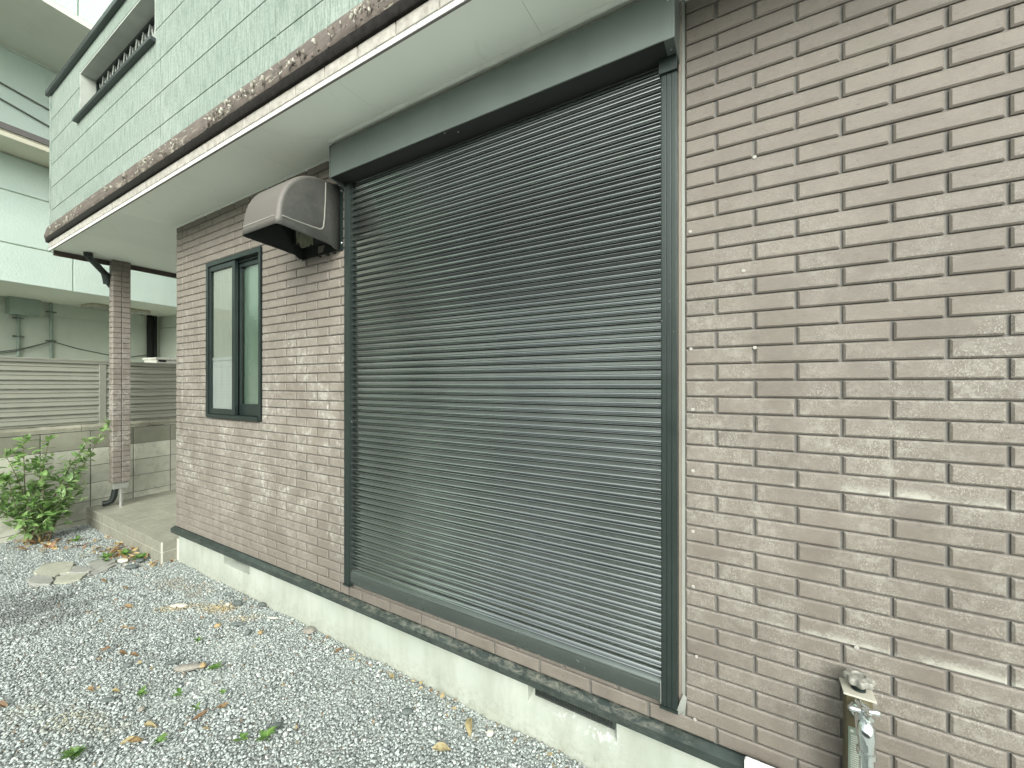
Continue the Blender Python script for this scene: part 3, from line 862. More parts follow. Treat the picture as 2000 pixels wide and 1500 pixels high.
spart(MB().box(RX1 - .060, RX1 + .001, -.044, .003, .392, .4015), 'rail_foot', M['rail'])
SA, SB = RX0 + .049, RX1 - .055
SP = 0.0350
# slat section: y (out is negative), z downwards from the top of the slat
sect = [(0.002, 0.0000), (-0.0048, -0.0003), (-0.0061, -0.0011), (-0.0062, -0.0019), (-0.0056, -0.0038), (-0.0041, -0.0080), (-0.0028, -0.0120), (-0.0022, -0.0145), (-0.0021, -0.0162),
        (-0.0027, -0.0178), (-0.0038, -0.0196), (-0.0053, -0.0213), (-0.0072, -0.0229), (-0.0092, -0.0242), (-0.0101, -0.0248), (-0.0098, -0.0253), (-0.0070, -0.0257), (-0.0069, -0.0263), (-0.0080, -0.0271),
        (-0.0098, -0.0285), (-0.0113, -0.0299), (-0.0119, -0.0309), (-0.0116, -0.0316), (-0.0100, -0.0321), (0.002, -0.0323)]
YS = -0.008
zt = 0.484
sm = MB().prism_x(sect, SA, SB, caps=True).mesh('slat', M['slat'], smooth=38)
nsl = 64
for i in range(nsl):
    o = link('slat', sm, sh)
    zz = zt + (i + 1) * SP
    o.location = (-sh.location.x, YS + RNG.normal(0, .0003), zz - sh.location.z)
    o.rotation_euler = (RNG.normal(0, .010), 0, 0)
spart(MB().box(SA, SB, YS + .003, YS + .006, 0.45, 2.74), 'curtain_back', M['black'])
bar = [(YS + .002, zt + .004), (YS - .004, zt + .004), (YS - .010, zt + .001), (YS - .018, zt - .006), (YS - .0235, zt - .016), (YS - .0255, zt - .028), (YS - .0255, zt - .074), (YS - .022, zt - .078), (YS + .002, zt - .078)]
spart(MB().prism_x(bar, SA + .002, SB - .004), 'bottom_bar', M['barm'], smooth=50)
spart(MB().box(SB - .0035, SB + .0005, YS - .027, YS + .002, zt - .082, zt + .002), 'bar_end_cap', M['sealant'])
# headbox
BX0, BX1, BY = RX0 - .012, RX1 + .004, -0.122
bxp = [(BY, 2.716), (BY, 2.892)]
hb = MB()
hb.prism_x([(BY, 2.720), (BY - .0015, 2.716), (BY + .004, 2.716), (BY + .004, 2.888), (BY, 2.890)], BX0 + .006, BX1 - .02)
spart(hb, 'headbox_front', M['boxm'], bevel=.001)
spart(MB().box(BX0 + .006, BX1 - .006, -.118, -.016, 2.716, 2.722), 'headbox_underside', M['black'])
spart(MB().prism_x([(BY + .0005, 2.8905), (BY + .030, 2.922), (0.0, 2.922), (0.0, 2.8905)], BX0 + .006, BX1 - .006), 'headbox_cover', M['boxtop'])
ep = [(BY - .004, 2.712), (BY - .004, 2.892), (BY + .026, 2.925), (0.003, 2.925), (0.003, 2.700), (-.02, 2.700)]
spart(MB().prism_x(ep, BX0, BX0 + .006), 'end_plate', M['boxm'], bevel=.001)
spart(MB().prism_x(ep, BX1 - .006, BX1), 'end_plate', M['boxm'], bevel=.001)
spart(MB().box(BX1 - .034, BX1 - .006, BY - .003, BY - .0005, 2.7165, 2.889).box(BX1 - .034, BX1 - .006, BY - .003, -.05, 2.7125, 2.7155), 'end_bracket', M['boxm'])
spart(MB().box(BX1 - .064, BX1 - .004, -.05, .003, 2.66, 2.712), 'rail_head', M['rail'])
for x, z in ((BX1 - .020, 2.845), ):
    spart(MB().lathe([(.0045, 0), (.004, -.002), (.002, -.003)], (x, BY - .003, z), 12, 'y'), 'screw', M['screw'], smooth=40)
spart(MB().lathe([(.004, 0), (.003, -.002)], (BX1 - .018, -.075, 2.7125), 10, 'z'), 'screw', M['screw'])
for x in (-1.16, -1.22): spart(MB().lathe([(.004, 0), (.003, -.002)], (x, -.10 + (x + 1.2) * .4, 2.7158), 10, 'z'), 'screw', M['greyplate'])

# ------------------------------------------------------------------ VENT HOOD
VX0, VX1 = -2.462, -2.102
vh = empty('vent_hood', ((VX0 + VX1) / 2, 0, 2.345), label='weathered metal vent hood left of the shutter headbox', cat='vent hood')
def vpart(mb, name, mat, **k):
    o = mb.build(name, mat, None, **k); o.parent = vh
    o.matrix_parent_inverse = Matrix.Translation(-vh.location); return o
top = [(-0.008, 2.742)]
for i in range(0, 15):
    a = math.pi / 2 * i / 14
    top.append((-0.115 - 0.262 * math.sin(a), 2.432 + 0.298 * math.cos(a) ** 0.92 if i < 14 else 2.432))
top += [(-0.381, 2.428), (-0.384, 2.386)]
bot = [(-0.30, 2.380), (-0.18, 2.372), (-0.095, 2.366), (-0.07, 2.362), (-0.052, 2.350), (-0.040, 2.346), (-0.008, 2.345)]
pr = top + bot
bm = bmesh.new()
lv = [bm.verts.new((VX0, y, z)) for y, z in pr]
rv = [bm.verts.new((VX1, y, z)) for y, z in pr]
bm.faces.new(lv); bm.faces.new(rv[::-1])
nt = len(top)
for i in range(nt - 1): bm.faces.new((lv[i], rv[i], rv[i + 1], lv[i + 1]))
bmesh.ops.recalc_face_normals(bm, faces=bm.faces)
be = []
for e in bm.edges:
    a, b = e.verts
    if abs(a.co.x - b.co.x) < 1e-6 and len(e.link_faces) == 2: be.append(e)
bmesh.ops.bevel(bm, geom=be, offset=.026, segments=4, profile=.5, affect='EDGES')
me = bpy.data.meshes.new('shell'); bm.to_mesh(me); bm.free()
me.materials.append(M['hood'])
me.polygons.foreach_set('use_smooth', [True] * len(me.polygons)); me.set_sharp_from_angle(angle=R(38))
o = link('shell', me, vh); o.matrix_parent_inverse = Matrix.Translation(-vh.location)
md = o.modifiers.new('thick', 'SOLIDIFY'); md.thickness = .003; md.offset = -1
me.materials.append(M['black']); md.material_offset = 1; md.material_offset_rim = 0
# worn ribs pressed into the sides and front
for xx in (VX1 + .0005, VX0 - .0035):
    path = [(xx, -.105, 2.712), (xx, -.108, 2.60), (xx, -.114, 2.50), (xx, -.120, 2.452), (xx, -.128, 2.438), (xx, -.142, 2.431), (xx, -.20, 2.429), (xx, -.30, 2.429), (xx, -.358, 2.431)]
    vpart(MB().tube(path, .0045, 6), 'side_rib', M['hoodrib'], smooth=60)
vpart(MB().tube([(VX1 - .024, -.380, 2.431), (VX0 + .024, -.380, 2.431)], .0042, 6), 'front_rib', M['hoodrib'], smooth=60)
vpart(MB().box(VX1 - .002, VX1 + .026, -.009, .0, 2.343, 2.748).box(VX0 - .026, VX0 + .002, -.009, .0, 2.343, 2.748).box(VX0 + .002, VX1 - .002, -.009, .0, 2.744, 2.756), 'wall_flange', M['frame'], bevel=.001)
for z in (2.39, 2.70): vpart(MB().lathe([(.008, 0), (.007, -.004), (.003, -.007)], (VX1 + .014, -.009, z), 12, 'y'), 'screw', M['screw'] if z < 2.5 else M['hoodrib'], smooth=40)
vpart(MB().box(VX0 + .004, VX1 - .004, -.007, -.002, 2.352, 2.735), 'back_plate', M['black'])
inn = MB()
random.seed(3)
cols = 14
zt_, zb_ = 2.60, 2.372
vs = []
for i in range(cols + 1):
    x = -2.385 + .165 * i / cols
    vs += [(x, -.120 + .002 * math.sin(i), zt_), (x, -.105, zb_ + .035 * abs(noise.noise(Vector((i * .8, 1, 0)))) + (.03 if i < 3 else 0))]
inn.add(vs, [(2 * i, 2 * i + 2, 2 * i + 3, 2 * i + 1) for i in range(cols)])
vpart(inn, 'torn_paper', M['olive'], fixn=False)
vpart(MB().box(VX0 + .012, VX1 - .012, -.09, -.008, 2.42, 2.70), 'duct_mouth', M['black'])
vs = MB()
for i in range(3): vs.box(-2.30 + i * .07, -2.285 + i * .07, -.018, -.001, 2.338, 2.344)
vpart(vs, 'lower_tabs', M['frame'])

# ------------------------------------------------------------------ DOWNPIPE on the pillar
dp = empty('downpipe', (PX0 - .06, .05, .17), label='dark green downpipe slanting from the porch ceiling behind the tiled pillar', cat='downpipe')
def dpart(mb, name, mat, **k):
    o = mb.build(name, mat, None, **k); o.parent = dp
    o.matrix_parent_inverse = Matrix.Translation(-dp.location); return o
a0, a1, a2, a3 = Vector((-5.94, -.180, 2.927)), Vector((-5.945, -.175, 2.885)), Vector((-6.125, .002, 2.765)), Vector((-6.14, .014, 2.715))
dpart(MB().tube([a0, a1], [.036, .036], 14), 'socket', M['darkgutter'], smooth=50)
dpart(MB().tube([a1 + Vector((0, 0, .02)), a1 + Vector((-.008, .006, -.012)), a1.lerp(a2, .12), a1.lerp(a2, .5), a2], .030, 14), 'slanting_pipe', M['darkgutter'], smooth=50)
dpart(MB().tube([a2 + Vector((.012, -.010, .012)), a3, (-6.146, .022, 2.665)], .035, 14), 'elbow', M['darkgutter'], smooth=50)
dpart(MB().tube([(-6.146, .022, 2.69), (-6.185, .085, 2.62), (-6.20, .112, 2.55), (-6.20, .112, 1.5), (-6.20, .112, .40)], .028, 12), 'vertical_pipe', M['darkgutter'], smooth=50)
dpart(MB().tube([(-6.20, .112, .43), (-6.20, .098, .34), (-6.20, .088, .275), (-6.205, .070, .235), (-6.225, .040, .222), (-6.24, .010, .220)], .029, 12), 'outlet_shoe', M['darkgutter'], smooth=50)

# ------------------------------------------------------------------ WATER TAP
TX = 0.262
tap = empty('water_tap', (TX, -.06, 0), label='chrome garden tap on an olive post with a round grey knob on its cap', cat='tap')
def tpart(mb, name, mat, **k):
    o = mb.build(name, mat, None, **k); o.parent = tap
    o.matrix_parent_inverse = Matrix.Translation(-tap.location); return o
tpart(MB().box(TX - .029, TX + .029, -.090, -.036, 0.0, .672), 'post', M['post_olive'], bevel=.003)
capm = MB().box(TX - .036, TX + .036, -.096, -.024, .6725, .678)
tpart(capm, 'cap', M['beigeplate'], bevel=.002)
tpart(MB().lathe([(.017, .678), (.017, .683), (.012, .686), (.011, .7)], (TX + .003, -.058, 0), 20), 'spindle', M['frame'], smooth=40)
kn = MB(); nl = 64
def lobe(a, r): return r + .0030 * math.cos(8 * a)
rings = [(.020, .698), (.030, .699), (.0335, .703), (.0335, .713), (.031, .718), (.024, .719), (.020, .7205), (.016, .7205), (.0135, .716), (.004, .716)]
vs = []
for r, h in rings:
    for k in range(nl):
        a = 2 * math.pi * k / nl
        q = lobe(a, r) if r > .022 else r
        vs.append((TX + .004 + q * math.cos(a), -.060 + q * math.sin(a), h))
kn.add(vs, [(i * nl + k, i * nl + (k + 1) % nl, (i + 1) * nl + (k + 1) % nl, (i + 1) * nl + k) for i in range(len(rings) - 1) for k in range(nl)] + [tuple(range(nl - 1, -1, -1)), tuple(range((len(rings) - 1) * nl, len(rings) * nl))])
tpart(kn, 'knob', M['cast'], smooth=45)
fz = bpy.data.objects.new('faucet', None); COL.objects.link(fz); fz.parent = tap
fz.location = (.001, -.028, .640)
def fpart(mb, name, **k):
    o = mb.build(name, M['chrome'], None, **k); o.parent = fz; return o
fpart(MB().lathe([(.026, 0), (.026, -.005), (.020, -.015), (.015, -.018), (.014, -.048)], (0, -.002, 0), 24, 'y'), 'escutcheon', smooth=40)
fpart(MB().tube([(0, -.028, 0), (0, -.046, -.001), (.001, -.058, -.010), (.002, -.064, -.030), (.002, -.065, -.052), (.002, -.0655, -.066)], [.0175, .0205, .0215, .0200, .0175, .0175], 20), 'valve_body', smooth=50)
fpart(MB().lathe([(.013, .020), (.0135, .012), (.0165, .0115), (.0165, .001), (.013, -.001)], (0, -.048, 0), 20), 'bonnet', smooth=40)
fpart(MB().lathe([(.016, -.060), (.0215, -.063), (.0215, -.075), (.016, -.078)], (.002, -.0655, 0), 20), 'collar', smooth=40)
fpart(MB().tube([(.002, -.0655, -.070), (.003, -.066, -.115), (.004, -.068, -.150), (.004, -.070, -.176)], [.0160, .0155, .0145, .0140], 20), 'spout', smooth=50)
hd = MB()
for ang in (0.25, math.pi + .25, math.pi / 2 + .25, -math.pi / 2 + .25):
    d = Vector((math.cos(ang), math.sin(ang), 0)); c0 = Vector((0, -.048, .027))
    hd.tube([c0, c0 + d * .017 + Vector((0, 0, .002)), c0 + d * .030 + Vector((0, 0, .003)), c0 + d * .035 + Vector((0, 0, .003))], [.0078, .0068, .0092, .0060], 12)
hd.lathe([(.0115, .018), (.013, .032), (.009, .036), (.004, .037)], (0, -.048, 0), 18)
fpart(hd, 'handle', smooth=50)
# printed plate
M['platebg'] = simple("tag_plate", (0.26, 0.32, 0.27), 0.35, 0.5, var=0.06)
tpart(MB().box(TX - .0255, TX + .0265, -.0925, -.0902, .452, .585), 'label_plate', M['platebg'], bevel=.0008)
pr_ = MB(); random.seed(5)
for cxl in (-.021, .003):
    for r_ in range(17):
        z = .561 - r_ * .0061
        x = TX + cxl + random.uniform(0, .003)
        xe = TX + cxl + .021 - random.uniform(0, .004)
        while x < xe:
            w = random.uniform(.001, .0045)
            pr_.box(x, min(x + w, xe), -.0930, -.09255, z, z + .0026); x += w + random.uniform(.0005, .0012)
pr_.box(TX + .0012, TX + .0020, -.0930, -.09255, .456, .566)
pr_.lathe([(.0042, -.0004), (.0042, 0)], (TX - .017, -.0926, .575), 16, 'y')
tpart(pr_, 'print', M['offwhite'])

# white plate at the foot of the wall
sg = empty('plate', (.055, -.075, 0), label='white rounded plastic plate standing against the dark base trim', cat='sign')
def gpart(mb, name, mat, **k):
    o = mb.build(name, mat, None, **k); o.parent = sg
    o.matrix_parent_inverse = Matrix.Translation(-sg.location); return o
bm = bmesh.new()
r_ = .008; X0, X1, Z0, Z1 = -.018, .115, .05, .342
pts = []
for cx, cz, a0 in ((X1 - r_, Z1 - r_, 0), (X0 + r_, Z1 - r_, 90), (X0 + r_, Z0 + r_, 180), (X1 - r_, Z0 + r_, 270)):
    for k in range(5): pts.append((cx + r_ * math.cos(R(a0 + 22.5 * k)), cz + r_ * math.sin(R(a0 + 22.5 * k))))
n = len(pts)
gpart(MB().add([(x, -.052, z) for x, z in pts] + [(x, -.040, z) for x, z in pts], [tuple(range(n)), tuple(range(2 * n - 1, n - 1, -1))] + [(i, n + i, n + (i + 1) % n, (i + 1) % n) for i in range(n)]), 'board', M['white_plastic'])
gpart(MB().box(-.002, .10, -.0530, -.0522, .07, .330), 'print', M['print_green'])
gpart(MB().box(-.01, .0, -.0399, .0115, .03, .10).box(.09, .10, -.0399, .0115, .03, .10), 'stand', M['white_plastic'])

# ------------------------------------------------------------------ BLOCK WALL
bw = empty('block_wall', L(-6.38, .5, 0), NY, label='low weathered concrete block wall under the louvre fence', cat='wall')
def bpart(mb, name, mat, root, c0, s0, **k):
    o = mb.build(name, mat, None, **k); o.parent = root
    o.matrix_parent_inverse = Matrix.Translation((-c0, -s0, 0)); return o
BC, BS = -6.38, .5
core = MB().box(-6.43, -6.3245, -4.0, 6.0, -.1, 1.03)
bpart(core, 'joint_core', M['mortar'], bw, BC, BS)
blk = MB()
vs, fs = brick_geo(.3865, .195, d=.012, gap=.0028, ch=.003)
bmd = MB().add([(-y, x, z) for x, y, z in vs], fs).mesh('block', M['block'])
bmdd = bmd.copy(); bmdd.materials.clear(); bmdd.materials.append(M['blockdark'])
zs_ = [-.14, .055, .25, .445, .64, .835]
for r_, z0 in enumerate(zs_):
    for k in range(-5, 9):
        s = .4717 + .3865 * k - .19325
        if s < -1.6 or s > 3.4: continue
        o = link('block', bmdd if r_ == 5 else bmd, bw)
        o.location = (-6.3318 - BC + RNG.normal(0, .0006), s - BS, z0 + .0975 if r_ < 5 else z0 + .1)
        if r_ == 5: o.scale = (1, 1, 1.03)
for k in range(-3, 6):
    s = .4717 + .62 * k
    cm = MB()
    m = 14
    for i in range(m):
        pass
    cvs = []
    for i in range(m + 1):
        sy = s - .308 + .616 * i / m
        w1, w2 = noise.noise(Vector((sy * 8, 1, 1))) * .008, noise.noise(Vector((sy * 11, 3, 1))) * .008
        cvs += [(-6.315 + w1, sy, 1.042), (-6.313 + w1, sy, 1.078 + w2), (-6.330 + w1, sy, 1.108 + w2), (-6.44, sy, 1.110), (-6.44, sy, 1.042)]
    cf = [(i * 5 + j, (i + 1) * 5 + j, (i + 1) * 5 + (j + 1) % 5, i * 5 + (j + 1) % 5) for i in range(m) for j in range(5)] + [(0, 1, 2, 3, 4), tuple(m * 5 + q for q in (4, 3, 2, 1, 0))]
    bpart(cm.add(cvs, cf), 'coping_block', M['coping'], bw, BC, BS)

# ------------------------------------------------------------------ LOUVRE FENCE
lf = empty('louvre_fence', L(-6.37, .9, 1.1), NY, label='bronze grey aluminium louvre fence on top of the block wall', cat='fence')
def lpart(mb, name, mat, **k):
    o = mb.build(name, mat, None, **k); o.parent = lf
    o.matrix_parent_inverse = Matrix.Translation((6.37, -.9, -1.1)); return o
posts = [-1.03, .966, 2.96]
for s in posts: lpart(MB().box(-6.395, -6.330, s - .032, s + .032, 1.1105, 1.784), 'post', M['fence'], bevel=.003)
lpart(MB().prism_x([(0, 0)], 0, 0) if False else MB().box(-6.40, -6.326, -3.0, 4.9, 1.7845, 1.826).box(-6.39, -6.3215, -3.0, 4.9, 1.809, 1.8255), 'top_rail', M['fence'], bevel=.002)
for a, b in ((-2.9, posts[0] - .034), (posts[0] + .034, posts[1] - .034), (posts[1] + .034, posts[2] - .034), (posts[2] + .034, 4.9)):
    lpart(MB().box(-6.385, -6.340, a, b, 1.113, 1.135), 'bottom_rail', M['fence'])
    for i in range(7):
        z1 = 1.782 - i * .0925
        if i == 0: pass
        z0 = z1 - .0905
        p_ = [(-6.352, z1), (-6.338, z1 - .034), (-6.3355, z1 - .040), (-6.3425, z1 - .0445), (-6.340, z1 - .050), (-6.331, z1 - .080), (-6.3285, z1 - .086), (-6.333, z1 - .0905), (-6.352, z0 - .0), (-6.357, z1 - .05)]
        vs = [(c, a, z) for c, z in p_] + [(c, b, z) for c, z in p_]
        m = len(p_)
        lpart(MB().add(vs, [(q, (q + 1) % m, m + (q + 1) % m, m + q) for q in range(m)] + [tuple(range(m - 1, -1, -1)), tuple(range(m, 2 * m))]), 'louvre_slat', M['fence'], smooth=25)

# ------------------------------------------------------------------ NEIGHBOURING BUILDING
nbd = empty('apartment_building', L(-8.0, 1.0, 0), NY, label='mint green rendered building with overhanging storeys behind the fence', cat='building')
def npart(mb, name, mat, **k):
    o = mb.build(name, mat, None, **k); o.parent = nbd
    o.matrix_parent_inverse = Matrix.Translation((8.0, -1.0, 0)); return o
S0, S1 = -5.0, 9.0
CF, CW = -7.6, -8.96
npart(MB().box(CW - .2, CW, S0, 2.825, -.1, 2.575 - .006).box(CW - .2, CW, S0, 2.825, 2.575 + .006, 2.78).box(CW - .2, CW - .012, S0, 2.825, 2.5, 2.65), 'lower_wall', M['mintdark'])
npart(MB().box(CW - .2, -7.75, 2.825, 3.1, -.1, 2.569).box(CW - .2, -7.75, 2.825, 3.1, 2.581, 2.78), 'return_wall', M['mintdark'])
npart(MB().box(CW - .2, CF - .03, S0, S1, 2.78, 2.90), 'overhang_soffit', M['eave'])
vse = [S0, -1.33, 1.189, 3.7, 6.2, S1]
zr = [2.782, 3.237, 3.862, 4.30]
for i in range(3):
    ed = vse if i == 0 else ([S0, -.2, 4.9, S1] if i == 2 else [S0, 3.4, S1])
    for a, b in zip(ed[:-1], ed[1:]):
        npart(MB().box(CF - .15, CF, a + .006, b - .006, zr[i] + (.0 if i == 0 else .009), zr[i + 1] - .009), 'wall_panel', M['mint'], bevel=.004)
npart(MB().box(CF - .3, CF - .02, S0, S1, 2.90, 5.6), 'wall_core', M['mintdark'])
npart(MB().box(CF - .1, -7.11, S0, S1, 4.300, 4.352).box(CF - .1, -7.125, S0, S1, 4.352, 4.357).box(CF - .1, -7.112, S0, S1, 4.357, 4.372), 'ledge', M['cream'], bevel=.004)
npart(MB().box(CF - .1, -7.095, S0, S1, 4.3722, 4.440), 'ledge_flashing', M['ledge_metal'])
npart(MB().box(CF - .015, CF, S0, S1, 4.441, 5.555), 'wall_panel', M['mint'])
npart(MB().box(CF, CF + .018, S0, S1, 5.538, 5.5645), 'eave_bead', M['mintdark'])
npart(MB().box(CF - .2, -6.47, S0, S1, 5.565, 5.62).box(-6.47, -6.352, S0, S1, 5.556, 5.62), 'eave_soffit', M['eave'])
for a, b in ((S0, .757), (.771, 4.0), (4.012, S1)):
    npart(MB().box(-6.50, -6.352, a, b, 5.622, 7.6), 'parapet_panel', M['mint'], bevel=.004)
npart(MB().box(-6.5, -6.375, .757, .771, 5.622, 7.6).box(-6.5, -6.375, 4.0, 4.012, 5.622, 7.6), 'parapet_joint', M['mintdark'])
npart(MB().box(CW, CW + .16, 1.00, 1.296, 2.546, 2.779), 'junction_box', M['conduit'], bevel=.006)
for s, zt2 in ((1.117, 2.546), (1.443, 2.779)):
    cn = npart(MB().tube([(CW + .03, s, 1.2), (CW + .03, s, zt2)], .019, 10), 'conduit', M['conduit'], smooth=50)
    for z in ((2.50, 2.24) if s < 1.3 else (2.64, 2.21)):
        c2 = MB().box(CW + .001, CW + .055, s - .05, s + .05, z - .008, z + .008).build('clip', M['cable'], None)
        c2.parent = cn
npart(MB().tube([(CW + .05, 2.66, .4), (CW + .05, 2.66, 2.779)], .042, 14).tube([(CW + .05, 2.735, .4), (CW + .05, 2.735, 2.779)], .030, 12), 'drainpipe', M['black'], smooth=50)
npart(MB().tube([(CW + .02, -.6, 2.03), (CW + .02, .2, 1.985), (CW + .03, .957, 2.009), (CW + .055, 1.137, 2.059), (CW + .055, 1.443, 2.2), (CW + .03, 1.7355, 2.115), (CW + .02, 2.098, 2.044), (CW + .02, 2.41, 2.03), (CW + .04, 2.665, 2.092)], .0075, 6), 'cable', M['cable'], smooth=60)
npart(MB().tube([(CW + .02, -.6, 2.00), (CW + .02, .2, 1.95), (CW + .03, .957, 1.985), (CW + .055, 1.137, 2.045), (CW + .055, 1.43, 2.19)], .006, 6), 'cable', M['cable'], smooth=60)
npart(MB().tube([(CF + .02, -1.5, 5.42), (CF + .02, .2, 5.16), (CF + .02, 1.9, 4.86), (CF + .02, 3.2, 4.66)], .010, 6), 'cable', M['cable'], smooth=60)
npart(MB().tube([(CF + .02, -1.5, 5.30), (CF + .02, .2, 4.99), (CF + .02, 1.9, 4.60), (CF + .02, 2.6, 4.46)], .010, 6), 'cable', M['cable'], smooth=60)
lc, ls = -8.50, 2.03
lamp = npart(MB().box(lc - .17, lc + .17, ls - .36, ls + .36, 2.752, 2.7795), 'ceiling_lamp', M['lamp_white'], bevel=.006)
lamp_inv = Matrix.Identity(4)
for q in range(2):
    o = MB().tube([(lc - .08 + .16 * q, ls - .33, 2.735), (lc - .08 + .16 * q, ls + .33, 2.735)], .013, 10).build('lamp_tube', M['offwhite'], None, smooth=50); o.parent = lamp
lv_ = MB()
for q in range(9): lv_.box(lc - .17, lc + .17, ls - .35 + q * .0875, ls - .338 + q * .0875, 2.722, 2.752)
lv_.box(lc - .176, lc - .171, ls - .36, ls + .36, 2.720, 2.7515).box(lc + .171, lc + .176, ls - .36, ls + .36, 2.720, 2.7515)
o = lv_.build('lamp_louvre', M['offwhite'], None); o.parent = lamp

# outdoor unit behind the fence
ou = empty('outdoor_unit', L(-7.0, 2.05, 0), NY, label='off white outdoor unit whose top shows above the fence by the house corner', cat='air conditioner')
def opart2(mb, name, mat, **k):
    o = mb.build(name, mat, None, **k); o.parent = ou
    o.matrix_parent_inverse = Matrix.Translation((7.0, -2.05, 0)); return o
opart2(MB().box(-7.15, -6.85, 1.735, 2.45, 1.0, 1.895), 'casing', M['offwhite'], bevel=.008)
opart2(MB().box(-7.16, -6.84, 1.725, 1.895, 1.8955, 1.925).box(-7.16, -6.84, 1.905, 2.46, 1.8955, 1.918), 'lid', M['offwhite'], bevel=.004)
opart2(MB().box(-6.8495, -6.846, 1.76, 1.85, 1.865, 1.893), 'grille', M['black'])
opart2(MB().box(-7.12, -7.08, 1.8, 1.84, 0.0, 1.0).box(-6.92, -6.88, 1.8, 1.84, 0.0, 1.0).box(-7.12, -7.08, 2.34, 2.38, 0.0, 1.0).box(-6.92, -6.88, 2.34, 2.38, 0.0, 1.0), 'stand', M['greyplate'])

# ------------------------------------------------------------------ house across the yard (seen only in reflections)
oh = empty('unseen_facing_house', (-3.0, -12.0, 0), label='unseen low dark roofed house across the yard, for reflections only', cat='house')
def ohp(mb, name, mat, **k):
    o = mb.build(name, mat, None, **k); o.parent = oh; return o
ohp(MB().box(-14, 12, -5, 0, -.1, 3.0), 'wall', M['opp_wall'])
ohp(MB().prism_x([(.6, 2.95), (.6, 3.1), (-2.5, 4.4), (-5.6, 3.1), (-5.6, 2.95)], -14.5, 12.5), 'roof', M['opp_roof'])
for x in (-11, -7.5, -4, 0, 4, 8): ohp(MB().box(x, x + 1.7, .0, .05, .9, 2.2), 'window', M['frame'])

# ------------------------------------------------------------------ GRAVEL
def poly_in(px, py, poly):
    ins = np.zeros(len(px), bool); j = len(poly) - 1
    for i in range(len(poly)):
        xi, yi = poly[i]; xj, yj = poly[j]
        c = ((yi > py) != (yj > py)) & (px < (xj - xi) * (py - yi) / (yj - yi + 1e-12) + xi)
        ins ^= c; j = i
    return ins
slabs = {
 'a': [(-5.071, -.694), (-5.23, -.615), (-5.12, -.50), (-5.031, -.472), (-4.93, -.50), (-4.80, -.545), (-4.83, -.60), (-4.79, -.64), (-4.93, -.70)],
 'b': [(-4.945, -.705), (-4.80, -.645), (-4.70, -.655), (-4.635, -.685), (-4.70, -.735), (-4.83, -.765), (-4.90, -.755)],
 'c': [(-4.92, -.495), (-4.80, -.44), (-4.70, -.432), (-4.665, -.47), (-4.74, -.53), (-4.82, -.55)],
 'd': [(-4.73, -.545), (-4.66, -.48), (-4.55, -.545), (-4.57, -.62), (-4.65, -.665), (-4.78, -.63)],
 'e': [(-4.96, -.41), (-4.93, -.30), (-4.84, -.265), (-4.70, -.29), (-4.62, -.37), (-4.60, -.49), (-4.67, -.445), (-4.80, -.425)],
}
def stones(N, xs, ys, zs, size, colr, tilt=0.35, flat=(0.42, 0.7)):
    ico = bmesh.new(); bmesh.ops.create_icosphere(ico, subdivisions=1, radius=1.0)
    bv = np.array([v.co[:] for v in ico.verts]); bfc = np.array([[v.index for v in f.verts] for f in ico.faces]); ico.free()
    nv = len(bv)
    T = 14
    tpl = []
    for _ in range(T):
        s = bv * (1 + RNG.uniform(-.30, .22, (nv, 1))); tpl.append(s)
    tpl = np.array(tpl)
    P = tpl[RNG.integers(0, T, N)]
    sc = np.stack([size * RNG.uniform(.85, 1.35, N), size * RNG.uniform(.6, 1.0, N), size * RNG.uniform(*flat, N)], 1)
    P = P * sc[:, None, :]
    a = RNG.uniform(0, 2 * np.pi, N); tx = RNG.normal(0, tilt, N); ty = RNG.normal(0, tilt, N)
    def rot(P, ang, i, j):
        c, s = np.cos(ang)[:, None], np.sin(ang)[:, None]
        Q = P.copy(); Q[:, :, i] = P[:, :, i] * c - P[:, :, j] * s; Q[:, :, j] = P[:, :, i] * s + P[:, :, j] * c; return Q
    P = rot(rot(rot(P, a, 0, 1), tx, 1, 2), ty, 0, 2)
    P[:, :, 0] += xs[:, None]; P[:, :, 1] += ys[:, None]; P[:, :, 2] += zs[:, None]
    V = P.reshape(-1, 3)
    Fc = (bfc[None] + (np.arange(N) * nv)[:, None, None]).reshape(-1, 3)
    C = np.repeat(np.concatenate([colr, np.ones((N, 1))], 1), nv, axis=0)
    return V, Fc, C
def np_mesh(name, V, Fc, C, mat):
    me = bpy.data.meshes.new(name)
    me.vertices.add(len(V)); me.vertices.foreach_set('co', V.astype(np.float32).ravel())
    k = Fc.shape[1]
    me.loops.add(Fc.size); me.loops.foreach_set('vertex_index', Fc.astype(np.int32).ravel())
    me.polygons.add(len(Fc)); me.polygons.foreach_set('loop_start', np.arange(0, Fc.size, k, dtype=np.int32))
    me.update(calc_edges=True)
    at = me.color_attributes.new('col', 'FLOAT_COLOR', 'POINT')
    at.data.foreach_set('color', C.astype(np.float32).ravel())
    me.materials.append(mat)
    me.update()
    return me
def hfield(x, y):
    return 0.006 * np.sin(x * 2.3 + 1) * np.sin(y * 3.1) + 0.004 * np.sin(x * 7.1 + y * 5.3) + 0.003 * np.sin(x * 13.7 - y * 11.1)
region = [(-6.37, -1.85), (-2.6, -2.25), (.45, -1.2), (.45, .02), (-6.5, .02)]
st = .0106
gx, gy = np.meshgrid(np.arange(-6.45, .45, st), np.arange(-2.25, .012, st))
gx = gx.ravel() + RNG.uniform(-.55, .55, gx.size) * st; gy = gy.ravel() + RNG.uniform(-.55, .55, gy.size) * st
far = np.hypot(gx, gy + 1.562)
keep = poly_in(gx, gy, region) & (RNG.uniform(0, 1, gx.size) < np.clip(1.25 - far * .075, .7, 1))
